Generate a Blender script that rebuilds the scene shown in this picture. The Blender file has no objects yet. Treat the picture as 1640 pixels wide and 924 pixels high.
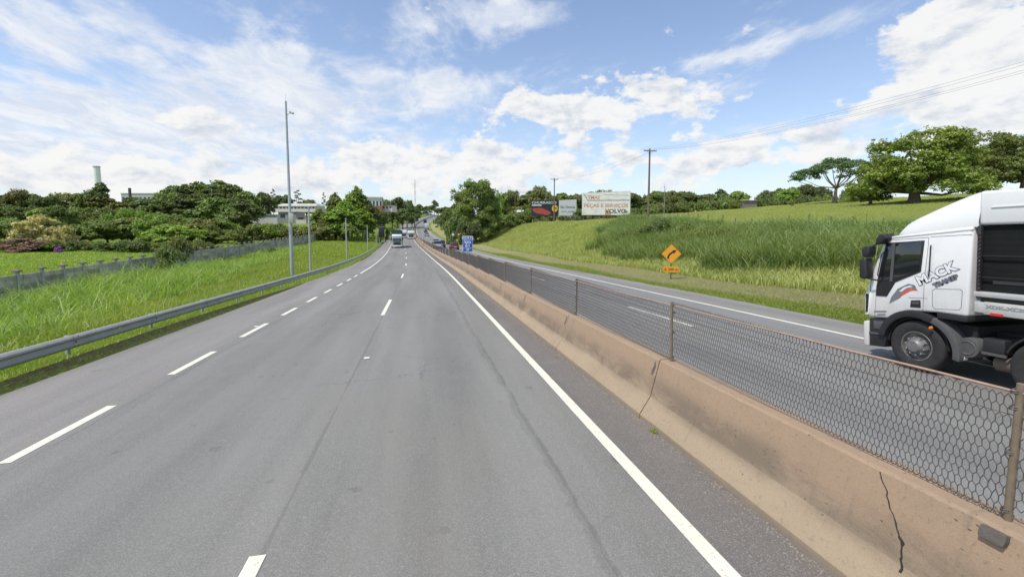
import bpy, bmesh, math, random
import numpy as np
from mathutils import Vector, Matrix, Euler
R_ = math.radians
rng = np.random.default_rng(7)
random.seed(7)
SC = bpy.context.scene
COL = SC.collection

# ---------------------------------------------------------------- camera
F = 720.0; CX = 820.0; CY = 413.0; PITCH = math.atan(55/720.0)
YAW = math.atan(147*math.cos(PITCH)/720.0)
cd = bpy.data.cameras.new('camera'); cam = bpy.data.objects.new('camera', cd); COL.objects.link(cam)
cd.sensor_width = 36; cd.lens = 36*F/1640; cd.shift_y = -(462-CY)/1640
cd.clip_start = 0.05; cd.clip_end = 12000
cam.location = (0, 0, 0); cam.rotation_euler = (math.pi/2-PITCH, 0, -YAW)
SC.camera = cam
_F = np.array([math.sin(YAW)*math.cos(PITCH), math.cos(YAW)*math.cos(PITCH), -math.sin(PITCH)])
_R = np.array([math.cos(YAW), -math.sin(YAW), 0]); _U = np.cross(_R, _F)
def ray(px, py): return _F + _R*((px-CX)/F) + _U*((CY-py)/F)          # a direction whose depth is 1
def at(px, py, d): return ray(px, py)*d
def onX(px, py, X): r = ray(px, py); return r*(X/r[0])
def project(p):
    p = np.asarray(p, float); d = p@_F
    return CX+F*(p@_R)/d, CY-F*(p@_U)/d, d

# ---------------------------------------------------------------- light and view
SUN_EL = R_(60); _h = Vector((-0.9, -0.44)).normalized()
SUN = Vector((_h.x*math.cos(SUN_EL), _h.y*math.cos(SUN_EL), math.sin(SUN_EL)))
sl = bpy.data.lights.new('sun', 'SUN'); sl.energy = 3.8; sl.angle = R_(0.5); sl.color = (1, .955, .88)
so = bpy.data.objects.new('sun', sl); COL.objects.link(so); so.location = (-40, -20, 60)
so.rotation_euler = SUN.to_track_quat('Z', 'Y').to_euler()
SC.view_settings.view_transform = 'Standard'; SC.view_settings.look = 'None'
SC.view_settings.exposure = 0.0; SC.view_settings.gamma = 1

class N:
    """tiny node-graph writer"""
    def __init__(s, nt): s.nt = nt; s.n = nt.nodes; s.l = nt.links
    def new(s, t, **kw):
        n = s.n.new(t)
        for k, v in kw.items(): setattr(n, k, v)
        return n
    def put(s, sock, v):
        if isinstance(v, bpy.types.NodeSocket): s.l.new(v, sock)
        elif v is not None:
            if sock.type in ('RGBA',) and not hasattr(v, '__len__'): v = (v, v, v, 1)
            if sock.type == 'RGBA' and len(v) == 3: v = (*v, 1)
            sock.default_value = v
    def m(s, op, a, b=None, c=None, clamp=False):
        n = s.new('ShaderNodeMath', operation=op, use_clamp=clamp)
        s.put(n.inputs[0], a); s.put(n.inputs[1], b) if b is not None else None
        if c is not None: s.put(n.inputs[2], c)
        return n.outputs[0]
    def vm(s, op, a, b=None, sc=None):
        n = s.new('ShaderNodeVectorMath', operation=op)
        s.put(n.inputs[0], a)
        if b is not None: s.put(n.inputs[1], b)
        if sc is not None: s.put(n.inputs['Scale'], sc)
        return n.outputs['Value'] if op in ('LENGTH', 'DOT_PRODUCT') else n.outputs[0]
    def noise(s, vec, scale, detail=4, rough=.55, dist=0, col=False, dim='3D'):
        n = s.new('ShaderNodeTexNoise', noise_dimensions=dim)
        s.put(n.inputs['Vector'], vec); n.inputs['Scale'].default_value = scale
        n.inputs['Detail'].default_value = detail; n.inputs['Roughness'].default_value = rough
        n.inputs['Distortion'].default_value = dist
        return n.outputs['Color'] if col else n.outputs[0]
    def step(s, v, a, b):
        n = s.new('ShaderNodeMapRange', interpolation_type='SMOOTHSTEP')
        s.put(n.inputs[0], v); n.inputs[1].default_value = a; n.inputs[2].default_value = b
        return n.outputs[0]
    def lin(s, v, a, b, c, d):
        n = s.new('ShaderNodeMapRange'); s.put(n.inputs[0], v)
        for i, x in enumerate((a, b, c, d)): n.inputs[i+1].default_value = x
        return n.outputs[0]
    def mix(s, f, a, b, mode='MIX'):
        n = s.new('ShaderNodeMix', data_type='RGBA', blend_type=mode)
        s.put(n.inputs[0], f); s.put(n.inputs[6], a); s.put(n.inputs[7], b)
        return n.outputs[2]
    def sep(s, v): n = s.new('ShaderNodeSeparateXYZ'); s.put(n.inputs[0], v); return n.outputs
    def comb(s, x, y, z):
        n = s.new('ShaderNodeCombineXYZ')
        for i, v in enumerate((x, y, z)): s.put(n.inputs[i], v)
        return n.outputs[0]

# ---------------------------------------------------------------- world: sky with clouds laid out by azimuth and elevation
W = bpy.data.worlds.new('World'); SC.world = W; W.use_nodes = True
g = N(W.node_tree); g.n.clear()
sky = g.new('ShaderNodeTexSky', sky_type='NISHITA'); sky.sun_disc = False
sky.sun_elevation = SUN_EL; sky.sun_rotation = math.atan2(SUN.x, SUN.y); sky.air_density = 1.0; sky.dust_density = .6; sky.ozone_density = 2.2
tc = g.new('ShaderNodeTexCoord').outputs['Generated']
d = g.vm('NORMALIZE', tc); dx, dy, dz = g.sep(d)
az = g.m('MULTIPLY', g.m('ARCTAN2', dx, dy), 57.2958)
el = g.m('MULTIPLY', g.m('ARCSINE', dz), 57.2958)
zc = g.m('ADD', g.m('MAXIMUM', dz, 0.0), 0.10)
P = g.comb(g.m('DIVIDE', dx, zc), g.m('DIVIDE', dy, zc), 0.0)
# high layer, stretched
Pr = g.new('ShaderNodeMapping'); g.put(Pr.inputs[0], P); Pr.inputs['Rotation'].default_value = (0, 0, R_(28)); Pr.inputs['Scale'].default_value = (1.0, .55, 1)
hi = g.noise(Pr.outputs[0], 1.9, 11, .64, .3)
# cumulus layer in azimuth/elevation space
E = g.comb(g.m('MULTIPLY', az, .055), g.m('MULTIPLY', el, .095), 0.0)
cu = g.noise(E, 3.4, 12, .60, .15)
E2 = g.vm('ADD', E, (-.035, .06, 0.0))
cu2 = g.noise(E2, 3.4, 7, .60, .15)
warp = g.noise(E, 1.6, 5, .6, 0, col=True)
wx, wy, _wz = g.sep(warp)
azw = g.m('ADD', az, g.m('MULTIPLY', g.m('SUBTRACT', wx, .5), 15.0))
elw = g.m('ADD', el, g.m('MULTIPLY', g.m('SUBTRACT', wy, .5), 9.0))
def azel(px, py):
    r = ray(px, py); r = r/np.linalg.norm(r)
    return math.degrees(math.atan2(r[0], r[1])), math.degrees(math.asin(r[2]))
def blobs(lst):
    tot = None
    for (px, py, rx, ry, tilt, amp) in lst:
        a, e = azel(px, py); a2, e2 = azel(px+rx, py); a3, e3 = azel(px, py-ry)
        ra = abs(a2-a)+.3; re = abs(e3-e)+.3
        ca, sa = math.cos(R_(tilt)), math.sin(R_(tilt))
        u = g.m('SUBTRACT', azw, a); v = g.m('SUBTRACT', elw, e)
        uu = g.m('MULTIPLY_ADD', v, sa/ra, g.m('MULTIPLY', u, ca/ra))
        vv = g.m('MULTIPLY_ADD', v, ca/re, g.m('MULTIPLY', u, -sa/re))
        q = g.m('MULTIPLY_ADD', uu, uu, g.m('MULTIPLY', vv, vv))
        w = g.m('MULTIPLY', g.m('POWER', 2.718, g.m('MULTIPLY', q, -1.0)), amp)
        tot = w if tot is None else g.m('ADD', tot, w)
    return tot
HI = [(300, 70, 306.8, 44.84, -16, 1.125), (520, 115, 306.8, 47.2, -6, 1), (780, 120, 200.6, 33.04, 8, 0.75), (200, 175, 354, 53.1, 0, 1), (90, 240, 306.8, 70.8, 0, 1),
      (380, 255, 236, 47.2, 0, 0.75), (790, 25, 177, 40.12, 8, 1.125), (560, 10, 236, 30.68, 0, 0.625), (40, 30, 129.8, 30.68, -20, 1.125), (450, 190, 188.8, 35.4, 0, 0.5625),
      (1130, 100, 106.2, 16.52, 8, 0.9375), (1270, 48, 165.2, 23.6, 5, 0.75), (1180, 160, 188.8, 11.8, 8, 0.9375), (1420, 95, 141.6, 14.16, 4, 0.75), (1000, 20, 141.6, 14.16, 5, 0.25), (900, 265, 354, 35.4, 0, 0.5625), (1240, 225, 306.8, 30.68, 4, 0.625), (640, 70, 70.8, 23.6, 0, 0.5)]
CU = [(170, 292, 170, 20, 0, .9), (420, 292, 150, 16, 0, .8), (30, 225, 90, 24, 0, .6), (560, 262, 60, 16, 0, .7), (1010, 262, 60, 14, 0, .9), (1130, 268, 50, 12, 0, .9), (1300, 262, 70, 12, 0, .8), (1550, 45, 129.8, 73.16, 0, 2), (1485, 130, 100.3, 64.9, 0, 1.75), (1590, 120, 129.8, 82.6, 0, 1.625), (1600, 190, 153.4, 59, 0, 1.625), (1500, 215, 106.2, 30.68, 0, 1.125), (1000, 165, 177, 30.68, 0, 1.1875), (880, 150, 82.6, 23.6, 0, 0.875), (900, 185, 129.8, 30.68, 0, 1), (1110, 200, 70.8, 25.96, 0, 1),
      (350, 210, 82.6, 30.68, 0, 1.1875), (60, 280, 177, 40.12, 0, 0.9375), (250, 275, 188.8, 33.04, 0, 0.75), (610, 240, 59, 18.88, 0, 1.125), (760, 255, 129.8, 42.48, 0, 1.1875), (680, 285, 165.2, 33.04, 0, 1),
      (960, 245, 106.2, 23.6, 0, 1), (1130, 285, 70.8, 14.16, 0, 1), (1240, 240, 118, 18.88, 0, 1.0625), (1380, 245, 153.4, 23.6, 0, 1), (500, 290, 165.2, 25.96, 0, 0.625), (1060, 300, 106.2, 11.8, 0, 0.5), (880, 285, 106.2, 18.88, 0, 0.75), (1180, 240, 59, 14.16, 0, 0.75)]
hm = g.m('ADD', g.m('MULTIPLY', blobs(HI), .74), g.m('MULTIPLY', g.step(g.m('ABSOLUTE', g.m('SUBTRACT', az, 12.0)), 52, 75), .45))
cm = g.m('ADD', g.m('MULTIPLY', blobs(CU), .76), g.m('MULTIPLY', g.step(g.m('ABSOLUTE', g.m('SUBTRACT', az, 12.0)), 52, 75), .45))
hd = g.m('MULTIPLY', g.step(g.m('ADD', g.m('MULTIPLY', g.m('SUBTRACT', hi, .5), 4.0), g.m('SUBTRACT', hm, .46)), -.14, .80), .93)
cdn = g.step(g.m('ADD', g.m('MULTIPLY', g.m('SUBTRACT', cu, .5), 4.2), g.m('SUBTRACT', cm, .62)), -.05, .44)
hazeh = g.m('MULTIPLY', g.m('POWER', 2.718, g.m('MULTIPLY', g.m('MAXIMUM', el, 0.0), -.10)), .60)
skyc = g.vm('SCALE', sky.outputs[0], sc=.19)
skyc = g.mix(1.0, skyc, (1.08, 1.0, .98), 'MULTIPLY')
base = g.mix(hazeh, skyc, (.56, .68, .88))
hsh = g.step(g.noise(Pr.outputs[0], 4.5, 8, .66, .5), .34, .66)
base = g.mix(hd, base, g.mix(hsh, (.68, .75, .88), (.91, .93, .96)))
lit = g.step(g.m('ADD', g.m('MULTIPLY', g.m('SUBTRACT', cu, cu2), 2.6), g.m('MULTIPLY', g.m('SUBTRACT', .62, cu), 1.5)), -.42, .30)
cuc = g.mix(lit, (.55, .62, .735), (.95, .945, .93))
base = g.mix(g.m('MULTIPLY', cdn, .95), base, cuc)
bg = g.new('ShaderNodeBackground'); g.put(bg.inputs[0], base); bg.inputs[1].default_value = 1.0
g.l.new(bg.outputs[0], g.new('ShaderNodeOutputWorld').inputs[0])
# the strength of the physical sky is set above (0.105), clouds are relative to that

# ---------------------------------------------------------------- materials
def newmat(name):
    m = bpy.data.materials.new(name); m.use_nodes = True; k = N(m.node_tree)
    b = m.node_tree.nodes['Principled BSDF']; return m, k, b
def bump(k, b, h, strength=.3, dist=.02):
    n = k.new('ShaderNodeBump'); n.inputs['Strength'].default_value = strength; n.inputs['Distance'].default_value = dist
    k.put(n.inputs['Height'], h); k.l.new(n.outputs[0], b.inputs['Normal'])
def plain(name, col, rough=.6, metal=0, var=.12, scale=6, dirt=None, bmp=0):
    m, k, b = newmat(name)
    o = k.new('ShaderNodeTexCoord').outputs['Object']
    n = k.noise(o, scale, 6, .6)
    c = k.mix(n, tuple(c*(1-var) for c in col), tuple(min(1, c*(1+var)) for c in col))
    if dirt:
        n2 = k.noise(o, scale*.6, 8, .65, .5)
        c = k.mix(k.m('MULTIPLY', k.step(n2, .5, .75), dirt[1]), c, dirt[0])
    k.put(b.inputs['Base Color'], c); b.inputs['Roughness'].default_value = rough; b.inputs['Metallic'].default_value = metal
    if bmp: bump(k, b, k.noise(o, scale*8, 4), bmp)
    return m
def flat(name, col, rough=.5, metal=0, spec=.5, coat=0):
    m, k, b = newmat(name); b.inputs['Base Color'].default_value = (*col, 1)
    b.inputs['Roughness'].default_value = rough; b.inputs['Metallic'].default_value = metal
    b.inputs['Specular IOR Level'].default_value = spec; b.inputs['Coat Weight'].default_value = coat
    return m

def asphalt(name, base, tint, seams=()):
    m, k, b = newmat(name)
    uv = k.new('ShaderNodeUVMap').outputs[0]; u, v, _ = k.sep(uv)
    o = k.new('ShaderNodeTexCoord').outputs['Object']
    big = k.noise(k.comb(k.m('MULTIPLY', u, .9), k.m('MULTIPLY', v, .07), 0.), 1.0, 5, .6)
    med = k.noise(o, 1.7, 6, .65)
    fine = k.noise(o, 75, 3, .7); finer = k.noise(o, 190, 2, .8)
    vor = k.new('ShaderNodeTexVoronoi'); k.put(vor.inputs['Vector'], o); vor.inputs['Scale'].default_value = 130
    stone = k.step(k.sep(vor.outputs['Color'])[0], .80, .96)
    c = k.mix(k.step(big, .3, .7), tuple(x*.80 for x in base), tuple(x*1.13 for x in base))
    c = k.mix(k.m('MULTIPLY', k.step(med, .4, .75), .4), c, tint)
    wh = k.m('ADD', k.m('MULTIPLY', fine, .7), k.m('MULTIPLY', finer, .5))
    c = k.mix(1.0, c, k.comb(*[k.lin(wh, .4, .8, .66, 1.34)]*3), 'MULTIPLY')
    c = k.mix(k.m('MULTIPLY', stone, .4), c, (.42, .42, .39))
    # polished wheel tracks and darker oil band between them
    if seams:
        for (cu_, w_, dk) in seams[1]:
            q = k.m('DIVIDE', k.m('SUBTRACT', u, cu_), w_)
            q = k.m('POWER', 2.718, k.m('MULTIPLY', k.m('MULTIPLY', q, q), -1.))
            c = k.mix(k.m('MULTIPLY', q, dk), c, tuple(x*.5 for x in base))
        for cu_ in (-7.55, -5.95, -4.15, -2.4, 5.0, 6.6, 1.8, 3.4):
            q = k.m('DIVIDE', k.m('SUBTRACT', u, cu_), .30); q = k.m('POWER', 2.718, k.m('MULTIPLY', k.m('MULTIPLY', q, q), -1.))
            c = k.mix(k.m('MULTIPLY', q, .16), c, tuple(min(1, x*1.35) for x in base))
        for (cu_, w_, dk, wob) in seams[0]:
            wn = k.m('MULTIPLY', k.m('SUBTRACT', k.noise(k.comb(0., k.m('MULTIPLY', v, .8), cu_), 1., 7, .7), .5), wob)
            dist = k.m('ABSOLUTE', k.m('SUBTRACT', k.m('ADD', u, wn), cu_))
            wid = k.m('MULTIPLY', k.lin(k.noise(k.comb(cu_, v, 0.), 1.1, 7, .7), .35, .68, .15, 2.0), w_)
            s = k.m('SUBTRACT', 1., k.step(k.m('DIVIDE', dist, wid), .6, 1.25))
            c = k.mix(k.m('MULTIPLY', s, dk), c, (.045, .045, .045))
    spot = k.noise(o, 3.3, 3, .5); c = k.mix(k.m('MULTIPLY', k.step(spot, .68, .74), .3), c, (.07, .068, .065))
    blot = k.noise(k.comb(k.m('MULTIPLY', u, .35), k.m('MULTIPLY', v, .12), 5.), 1.3, 6, .6); c = k.mix(k.m('MULTIPLY', k.step(blot, .5, .7), .35), c, (.225, .208, .175))
    # hairline cracks
    v2 = k.new('ShaderNodeTexVoronoi', feature='DISTANCE_TO_EDGE'); k.put(v2.inputs['Vector'], k.vm('ADD', o, k.vm('SCALE', k.noise(o, 1.5, 5, .6, 0, True), sc=.9)))
    v2.inputs['Scale'].default_value = .35
    cr = k.m('MULTIPLY', k.m('SUBTRACT', 1., k.step(v2.outputs[0], .001, .006)), k.step(k.noise(o, .22, 2), .53, .62))
    c = k.mix(k.m('MULTIPLY', cr, .55), c, (.05, .05, .05))
    k.put(b.inputs['Base Color'], c); b.inputs['Roughness'].default_value = .82; b.inputs['Specular IOR Level'].default_value = .35
    bump(k, b, k.m('ADD', fine, k.m('MULTIPLY', finer, .6)), .5, .006)
    return m

M = {}
M['asphalt'] = asphalt('asphalt', (.209, .204, .182), (.225, .21, .19), ([(-5.02, .022, .24, .05), (-2.25, .028, .22, .22), (-2.30, .05, .16, .35), (-8.35, .012, .3, .08)], [(-6.8, .75, .16), (-3.3, .7, .10), (-1.9, .5, .05)]))
M['asphalt_far'] = asphalt('asphalt_opposite', (.203, .202, .188), (.205, .195, .185), ([(4.1, .012, .4, .06)], [(5.8, .8, .16), (2.6, .7, .14)]))
M['shoulder'] = asphalt('asphalt_shoulder', (.232, .218, .198), (.255, .228, .192))
M['inner'] = asphalt('asphalt_inner_shoulder', (.146, .134, .120), (.20, .176, .15))
m, k, b = newmat('road_paint'); o = k.new('ShaderNodeTexCoord').outputs['Object']
wn = k.noise(o, 26, 6, .7); c = k.mix(k.step(k.noise(o, 2.2, 4), .3, .7), (.80, .78, .62), (.72, .70, .55))
c = k.mix(k.step(wn, .56, .70), c, (.33, .33, .30)); c = k.mix(k.m('MULTIPLY', k.step(k.noise(o, 5, 5, .7), .5, .75), .3), c, (.45, .44, .38)); k.put(b.inputs['Base Color'], c); b.inputs['Roughness'].default_value = .6; M['paint'] = m

m, k, b = newmat('barrier_concrete'); o = k.new('ShaderNodeTexCoord').outputs['Object']; uv = k.new('ShaderNodeUVMap').outputs[0]; u, v, _ = k.sep(uv)
st = k.noise(k.comb(k.m('MULTIPLY', u, 1.0), k.m('MULTIPLY', v, 1.6), 0.), 1.1, 8, .68, .3)
c = k.mix(k.step(v, .26, .52), (.37, .285, .188), (.355, .250, .162))
c = k.mix(k.m('MULTIPLY', k.step(st, .42, .68), .55), c, (.31, .235, .155))
band = k.m('MULTIPLY', k.step(v, .20, .36), k.m('SUBTRACT', 1., k.step(v, .44, .70)))
st2 = k.noise(k.comb(k.m('MULTIPLY', u, .55), k.m('MULTIPLY', v, 1.2), 3.), 1.6, 8, .7, .4)
c = k.mix(k.m('MULTIPLY', k.m('MULTIPLY', band, k.step(st2, .30, .60)), .72), c, (.15, .118, .085))
stk = k.noise(k.comb(k.m('MULTIPLY', u, 13.), k.m('MULTIPLY', v, .9), 0.), 1.0, 5, .6)
c = k.mix(k.m('MULTIPLY', k.m('MULTIPLY', k.step(stk, .54, .74), k.step(st, .45, .6)), .45), c, (.17, .13, .10))
pit = k.new('ShaderNodeTexVoronoi'); k.put(pit.inputs['Vector'], k.vm('MULTIPLY', o, (1., .5, 1.))); pit.inputs['Scale'].default_value = 26
c = k.mix(k.m('MULTIPLY', k.m('SUBTRACT', 1., k.step(pit.outputs['Distance'], .10, .2)), k.step(k.noise(o, 2.5, 4, .7), .5, .6)), c, (.11, .085, .065))
scuf = k.noise(k.comb(k.m('MULTIPLY', u, .9), k.m('MULTIPLY', v, 16.), 7.), 1.0, 6, .65); c = k.mix(k.m('MULTIPLY', k.m('MULTIPLY', k.step(scuf, .60, .72), band), .55), c, (.10, .085, .07))
sp = k.noise(o, 24, 7, .75); c = k.mix(k.m('MULTIPLY', k.step(sp, .54, .70), .5), c, (.13, .10, .085))
c = k.mix(k.m('MULTIPLY', k.m('SUBTRACT', 1., k.step(v, .0, .10)), .5), c, (.22, .18, .14))
gr = k.noise(o, 160, 3, .7); c = k.mix(1.0, c, k.comb(*[k.lin(gr, .3, .7, .84, 1.16)]*3), 'MULTIPLY')
k.put(b.inputs['Base Color'], c); b.inputs['Roughness'].default_value = .9; bump(k, b, k.m('ADD', gr, k.m('MULTIPLY', sp, 1.5)), .45, .008)
M['barrier'] = m
M['dark_concrete'] = plain('stained_concrete', (.12, .105, .09), .95, 0, .5, 14, bmp=.5)
M['crack'] = flat('crack_dark', (.03, .025, .02), 1)
M['rust_pipe'] = plain('weathered_pipe', (.24, .19, .13), .55, .35, .4, 14, ((.12, .085, .06), .8))
M['wire'] = plain('rusty_wire', (.135, .12, .11), .6, .4, .35, 9)
M['top_rail'] = plain('rusty_top_rail', (.42, .28, .2), .7, .1, .25, 12, ((.25, .15, .10), .7))
M['galv'] = plain('galvanised_steel', (.40, .39, .355), .55, .25, .14, 5, ((.24, .22, .18), .55))
M['reflector'] = flat('amber_reflector', (.8, .45, .08), .3)
M['pole_conc'] = plain('grey_pole', (.42, .42, .39), .8, 0, .15, 4)
M['pole_steel'] = plain('pole_steel', (.40, .43, .43), .45, .3, .12, 3)
M['wood_pole'] = plain('weathered_timber', (.17, .125, .10), .9, 0, .3, 6)
M['conductor'] = flat('conductor', (.22, .23, .25), .5)
M['cabinet'] = plain('cabinet_grey', (.45, .47, .42), .6, 0, .08, 3)
m, k, b = newmat('precast_concrete'); o = k.new('ShaderNodeTexCoord').outputs['Object']; geo = k.new('ShaderNodeNewGeometry').outputs['Position']
oi = k.new('ShaderNodeObjectInfo').outputs['Random']
n1 = k.noise(geo, 1.1, 8, .7, .4); n2 = k.noise(k.vm('MULTIPLY', geo, (4., 4., .7)), 1.2, 6, .65)
c = k.mix(k.step(n1, .35, .68), (.58, .54, .43), (.36, .33, .26)); c = k.mix(k.m('MULTIPLY', k.step(n2, .48, .7), .6), c, (.12, .12, .10))
c = k.mix(1., c, k.comb(*[k.lin(oi, 0., 1., .62, 1.2)]*3), 'MULTIPLY'); k.put(b.inputs['Base Color'], c); b.inputs['Roughness'].default_value = .95; M['precast'] = m
M['precast_light'] = plain('precast_pillar', (.42, .42, .37), .9, 0, .3, 3, ((.16, .15, .12), .6))
M['precast_cap'] = plain('precast_cap', (.17, .15, .125), .95, 0, .3, 8)

def foliage(name, dark, light, hue=0.25, trans=.35, straw=0):
    m, k, b = newmat(name); k.n.remove(b); out = k.n['Material Output']
    geo = k.new('ShaderNodeNewGeometry').outputs['Position']; oi = k.new('ShaderNodeObjectInfo').outputs['Random']
    at_ = k.new('ShaderNodeAttribute', attribute_name='var').outputs['Fac']
    c = k.mix(k.step(k.noise(geo, .45, 3), .3, .7), dark, light)
    c = k.mix(k.m('MULTIPLY', at_, .75), c, tuple(x*1.45 for x in light))
    if straw: c = k.mix(k.m('MULTIPLY', k.step(at_, .74, .9), straw), c, (.42, .38, .20))
    big = k.noise(geo, .11, 4, .6); c = k.mix(k.m('MULTIPLY', k.step(big, .45, .7), .35), c, tuple(x*y for x, y in zip(light, (1.25, 1.05, .9))))
    hs = k.new('ShaderNodeHueSaturation'); k.put(hs.inputs['Color'], c)
    k.put(hs.inputs['Hue'], k.lin(oi, 0, 1, .5-.03*hue*2, .5+.03*hue)); k.put(hs.inputs['Value'], k.lin(oi, 0, 1, .78, 1.22))
    c = hs.outputs[0]
    di = k.new('ShaderNodeBsdfDiffuse'); k.put(di.inputs[0], c); tr = k.new('ShaderNodeBsdfTranslucent')
    k.put(tr.inputs[0], k.mix(1., c, (1.25, 1.3, .5), 'MULTIPLY'))
    gl = k.new('ShaderNodeBsdfGlossy'); gl.inputs['Roughness'].default_value = .5; gl.inputs[0].default_value = (.8, .85, .9, 1)
    a = k.new('ShaderNodeMixShader'); a.inputs[0].default_value = trans; k.l.new(di.outputs[0], a.inputs[1]); k.l.new(tr.outputs[0], a.inputs[2])
    a2 = k.new('ShaderNodeMixShader'); a2.inputs[0].default_value = .035; k.l.new(a.outputs[0], a2.inputs[1]); k.l.new(gl.outputs[0], a2.inputs[2])
    k.l.new(a2.outputs[0], out.inputs[0]); return m
M['leaf_dark'] = foliage('leaves_dark', (0.078, 0.118, 0.038), (0.145, 0.19, 0.052))
M['leaf_mid'] = foliage('leaves_mid', (0.105, 0.16, 0.038), (0.20, 0.255, 0.062))
M['leaf_light'] = foliage('leaves_light', (0.138, 0.225, 0.035), (0.237, 0.338, 0.056))
M['leaf_olive'] = foliage('leaves_olive', (0.115, 0.145, 0.04), (0.20, 0.215, 0.062))
M['leaf_bluish'] = foliage('leaves_bluish', (0.06, 0.128, 0.053), (0.128, 0.21, 0.083))
M['reed_green'] = foliage('reed_green', (.13, .215, .05), (.25, .34, .09), .2, .35, .35)
M['pasture_green'] = foliage('pasture_green', (.24, .29, .06), (.34, .36, .09), .2, .35, .3)
M['leaf_sun'] = foliage('leaves_sunlit_broad', (.085, .135, .025), (.20, .25, .04))
M['flower_cream'] = foliage('blossom_cream', (.30, .27, .11), (.45, .40, .18))
M['flower_pink'] = foliage('blossom_pink', (.17, .135, .085), (.30, .19, .15))
M['flower_violet'] = foliage('blossom_violet', (.22, .07, .30), (.34, .12, .42))
M['grass_tall'] = foliage('tall_grass', (0.148, 0.236, 0.031), (0.258, 0.356, 0.067), .2, .4, .6)
M['grass_bright'] = foliage('bright_grass', (0.19, 0.27, 0.029), (0.291, 0.37, 0.045), .2, .4, .6)
M['grass_dry'] = foliage('dry_grass', (0.26, 0.30, 0.085), (0.40, 0.42, 0.14), .2, .4, .25)
M['grass_blue'] = foliage('coarse_grass', (0.12, 0.19, 0.06), (0.23, 0.31, 0.11), .2, .35, .5)
M['bark'] = plain('bark', (.14, .115, .09), .95, 0, .35, 3)
M['bark_pale'] = plain('bark_pale', (.34, .31, .27), .9, 0, .3, 3)

m, k, b = newmat('ground_grass'); uv = k.new('ShaderNodeUVMap').outputs[0]; u, v, _ = k.sep(uv)
geo = k.new('ShaderNodeNewGeometry').outputs['Position']
A = k.noise(geo, .05, 5, .6, .4); B = k.noise(geo, .42, 6, .65, .3); C_ = k.noise(k.vm('MULTIPLY', geo, (1., 1., 2.5)), 5, 7, .75); D_ = k.noise(geo, 26, 4, .75)
c = k.mix(k.step(A, .32, .68), (.145, .205, .030), (.235, .27, .042))
c = k.mix(k.m('MULTIPLY', k.step(B, .40, .68), .8), c, (.095, .155, .026))
B2 = k.noise(geo, 1.6, 6, .7, .6); c = k.mix(k.m('MULTIPLY', k.step(B2, .48, .7), .55), c, (.27, .29, .075))
c = k.mix(k.m('MULTIPLY', k.step(C_, .5, .75), .5), c, (.29, .32, .07))
lft = k.m('SUBTRACT', 1., k.step(u, -8, 0)); c = k.mix(k.m('MULTIPLY', lft, .5), c, (.15, .25, .03))
un = k.m('ADD', u, k.m('MULTIPLY', k.m('SUBTRACT', B, .5), 2.6))
dry = k.m('MULTIPLY', k.step(un, 10.5, 11.4), k.m('SUBTRACT', 1., k.step(un, 14.6, 17.)))
c = k.mix(k.m('MULTIPLY', k.m('MULTIPLY', dry, k.step(C_, .25, .58)), .9), c, (.37, .32, .175))
slope = k.m('MULTIPLY', k.step(un, 15.5, 18.), k.m('SUBTRACT', 1., k.step(un, 31., 35.)))
c = k.mix(k.m('MULTIPLY', slope, .5), c, (.27, .29, .06))
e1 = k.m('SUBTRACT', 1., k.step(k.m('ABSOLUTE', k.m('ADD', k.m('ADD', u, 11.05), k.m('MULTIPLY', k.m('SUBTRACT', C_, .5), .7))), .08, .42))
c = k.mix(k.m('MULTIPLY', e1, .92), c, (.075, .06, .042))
c = k.mix(1., c, k.comb(*[k.lin(D_, .3, .7, .72, 1.28)]*3), 'MULTIPLY')
past = k.step(un, 34, 40); c = k.mix(k.m('MULTIPLY', past, .55), c, (.285, .32, .07))
k.put(b.inputs['Base Color'], c); b.inputs['Roughness'].default_value = .95; b.inputs['Specular IOR Level'].default_value = .15
bump(k, b, k.m('ADD', C_, D_), .9, .12); M['ground'] = m

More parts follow.
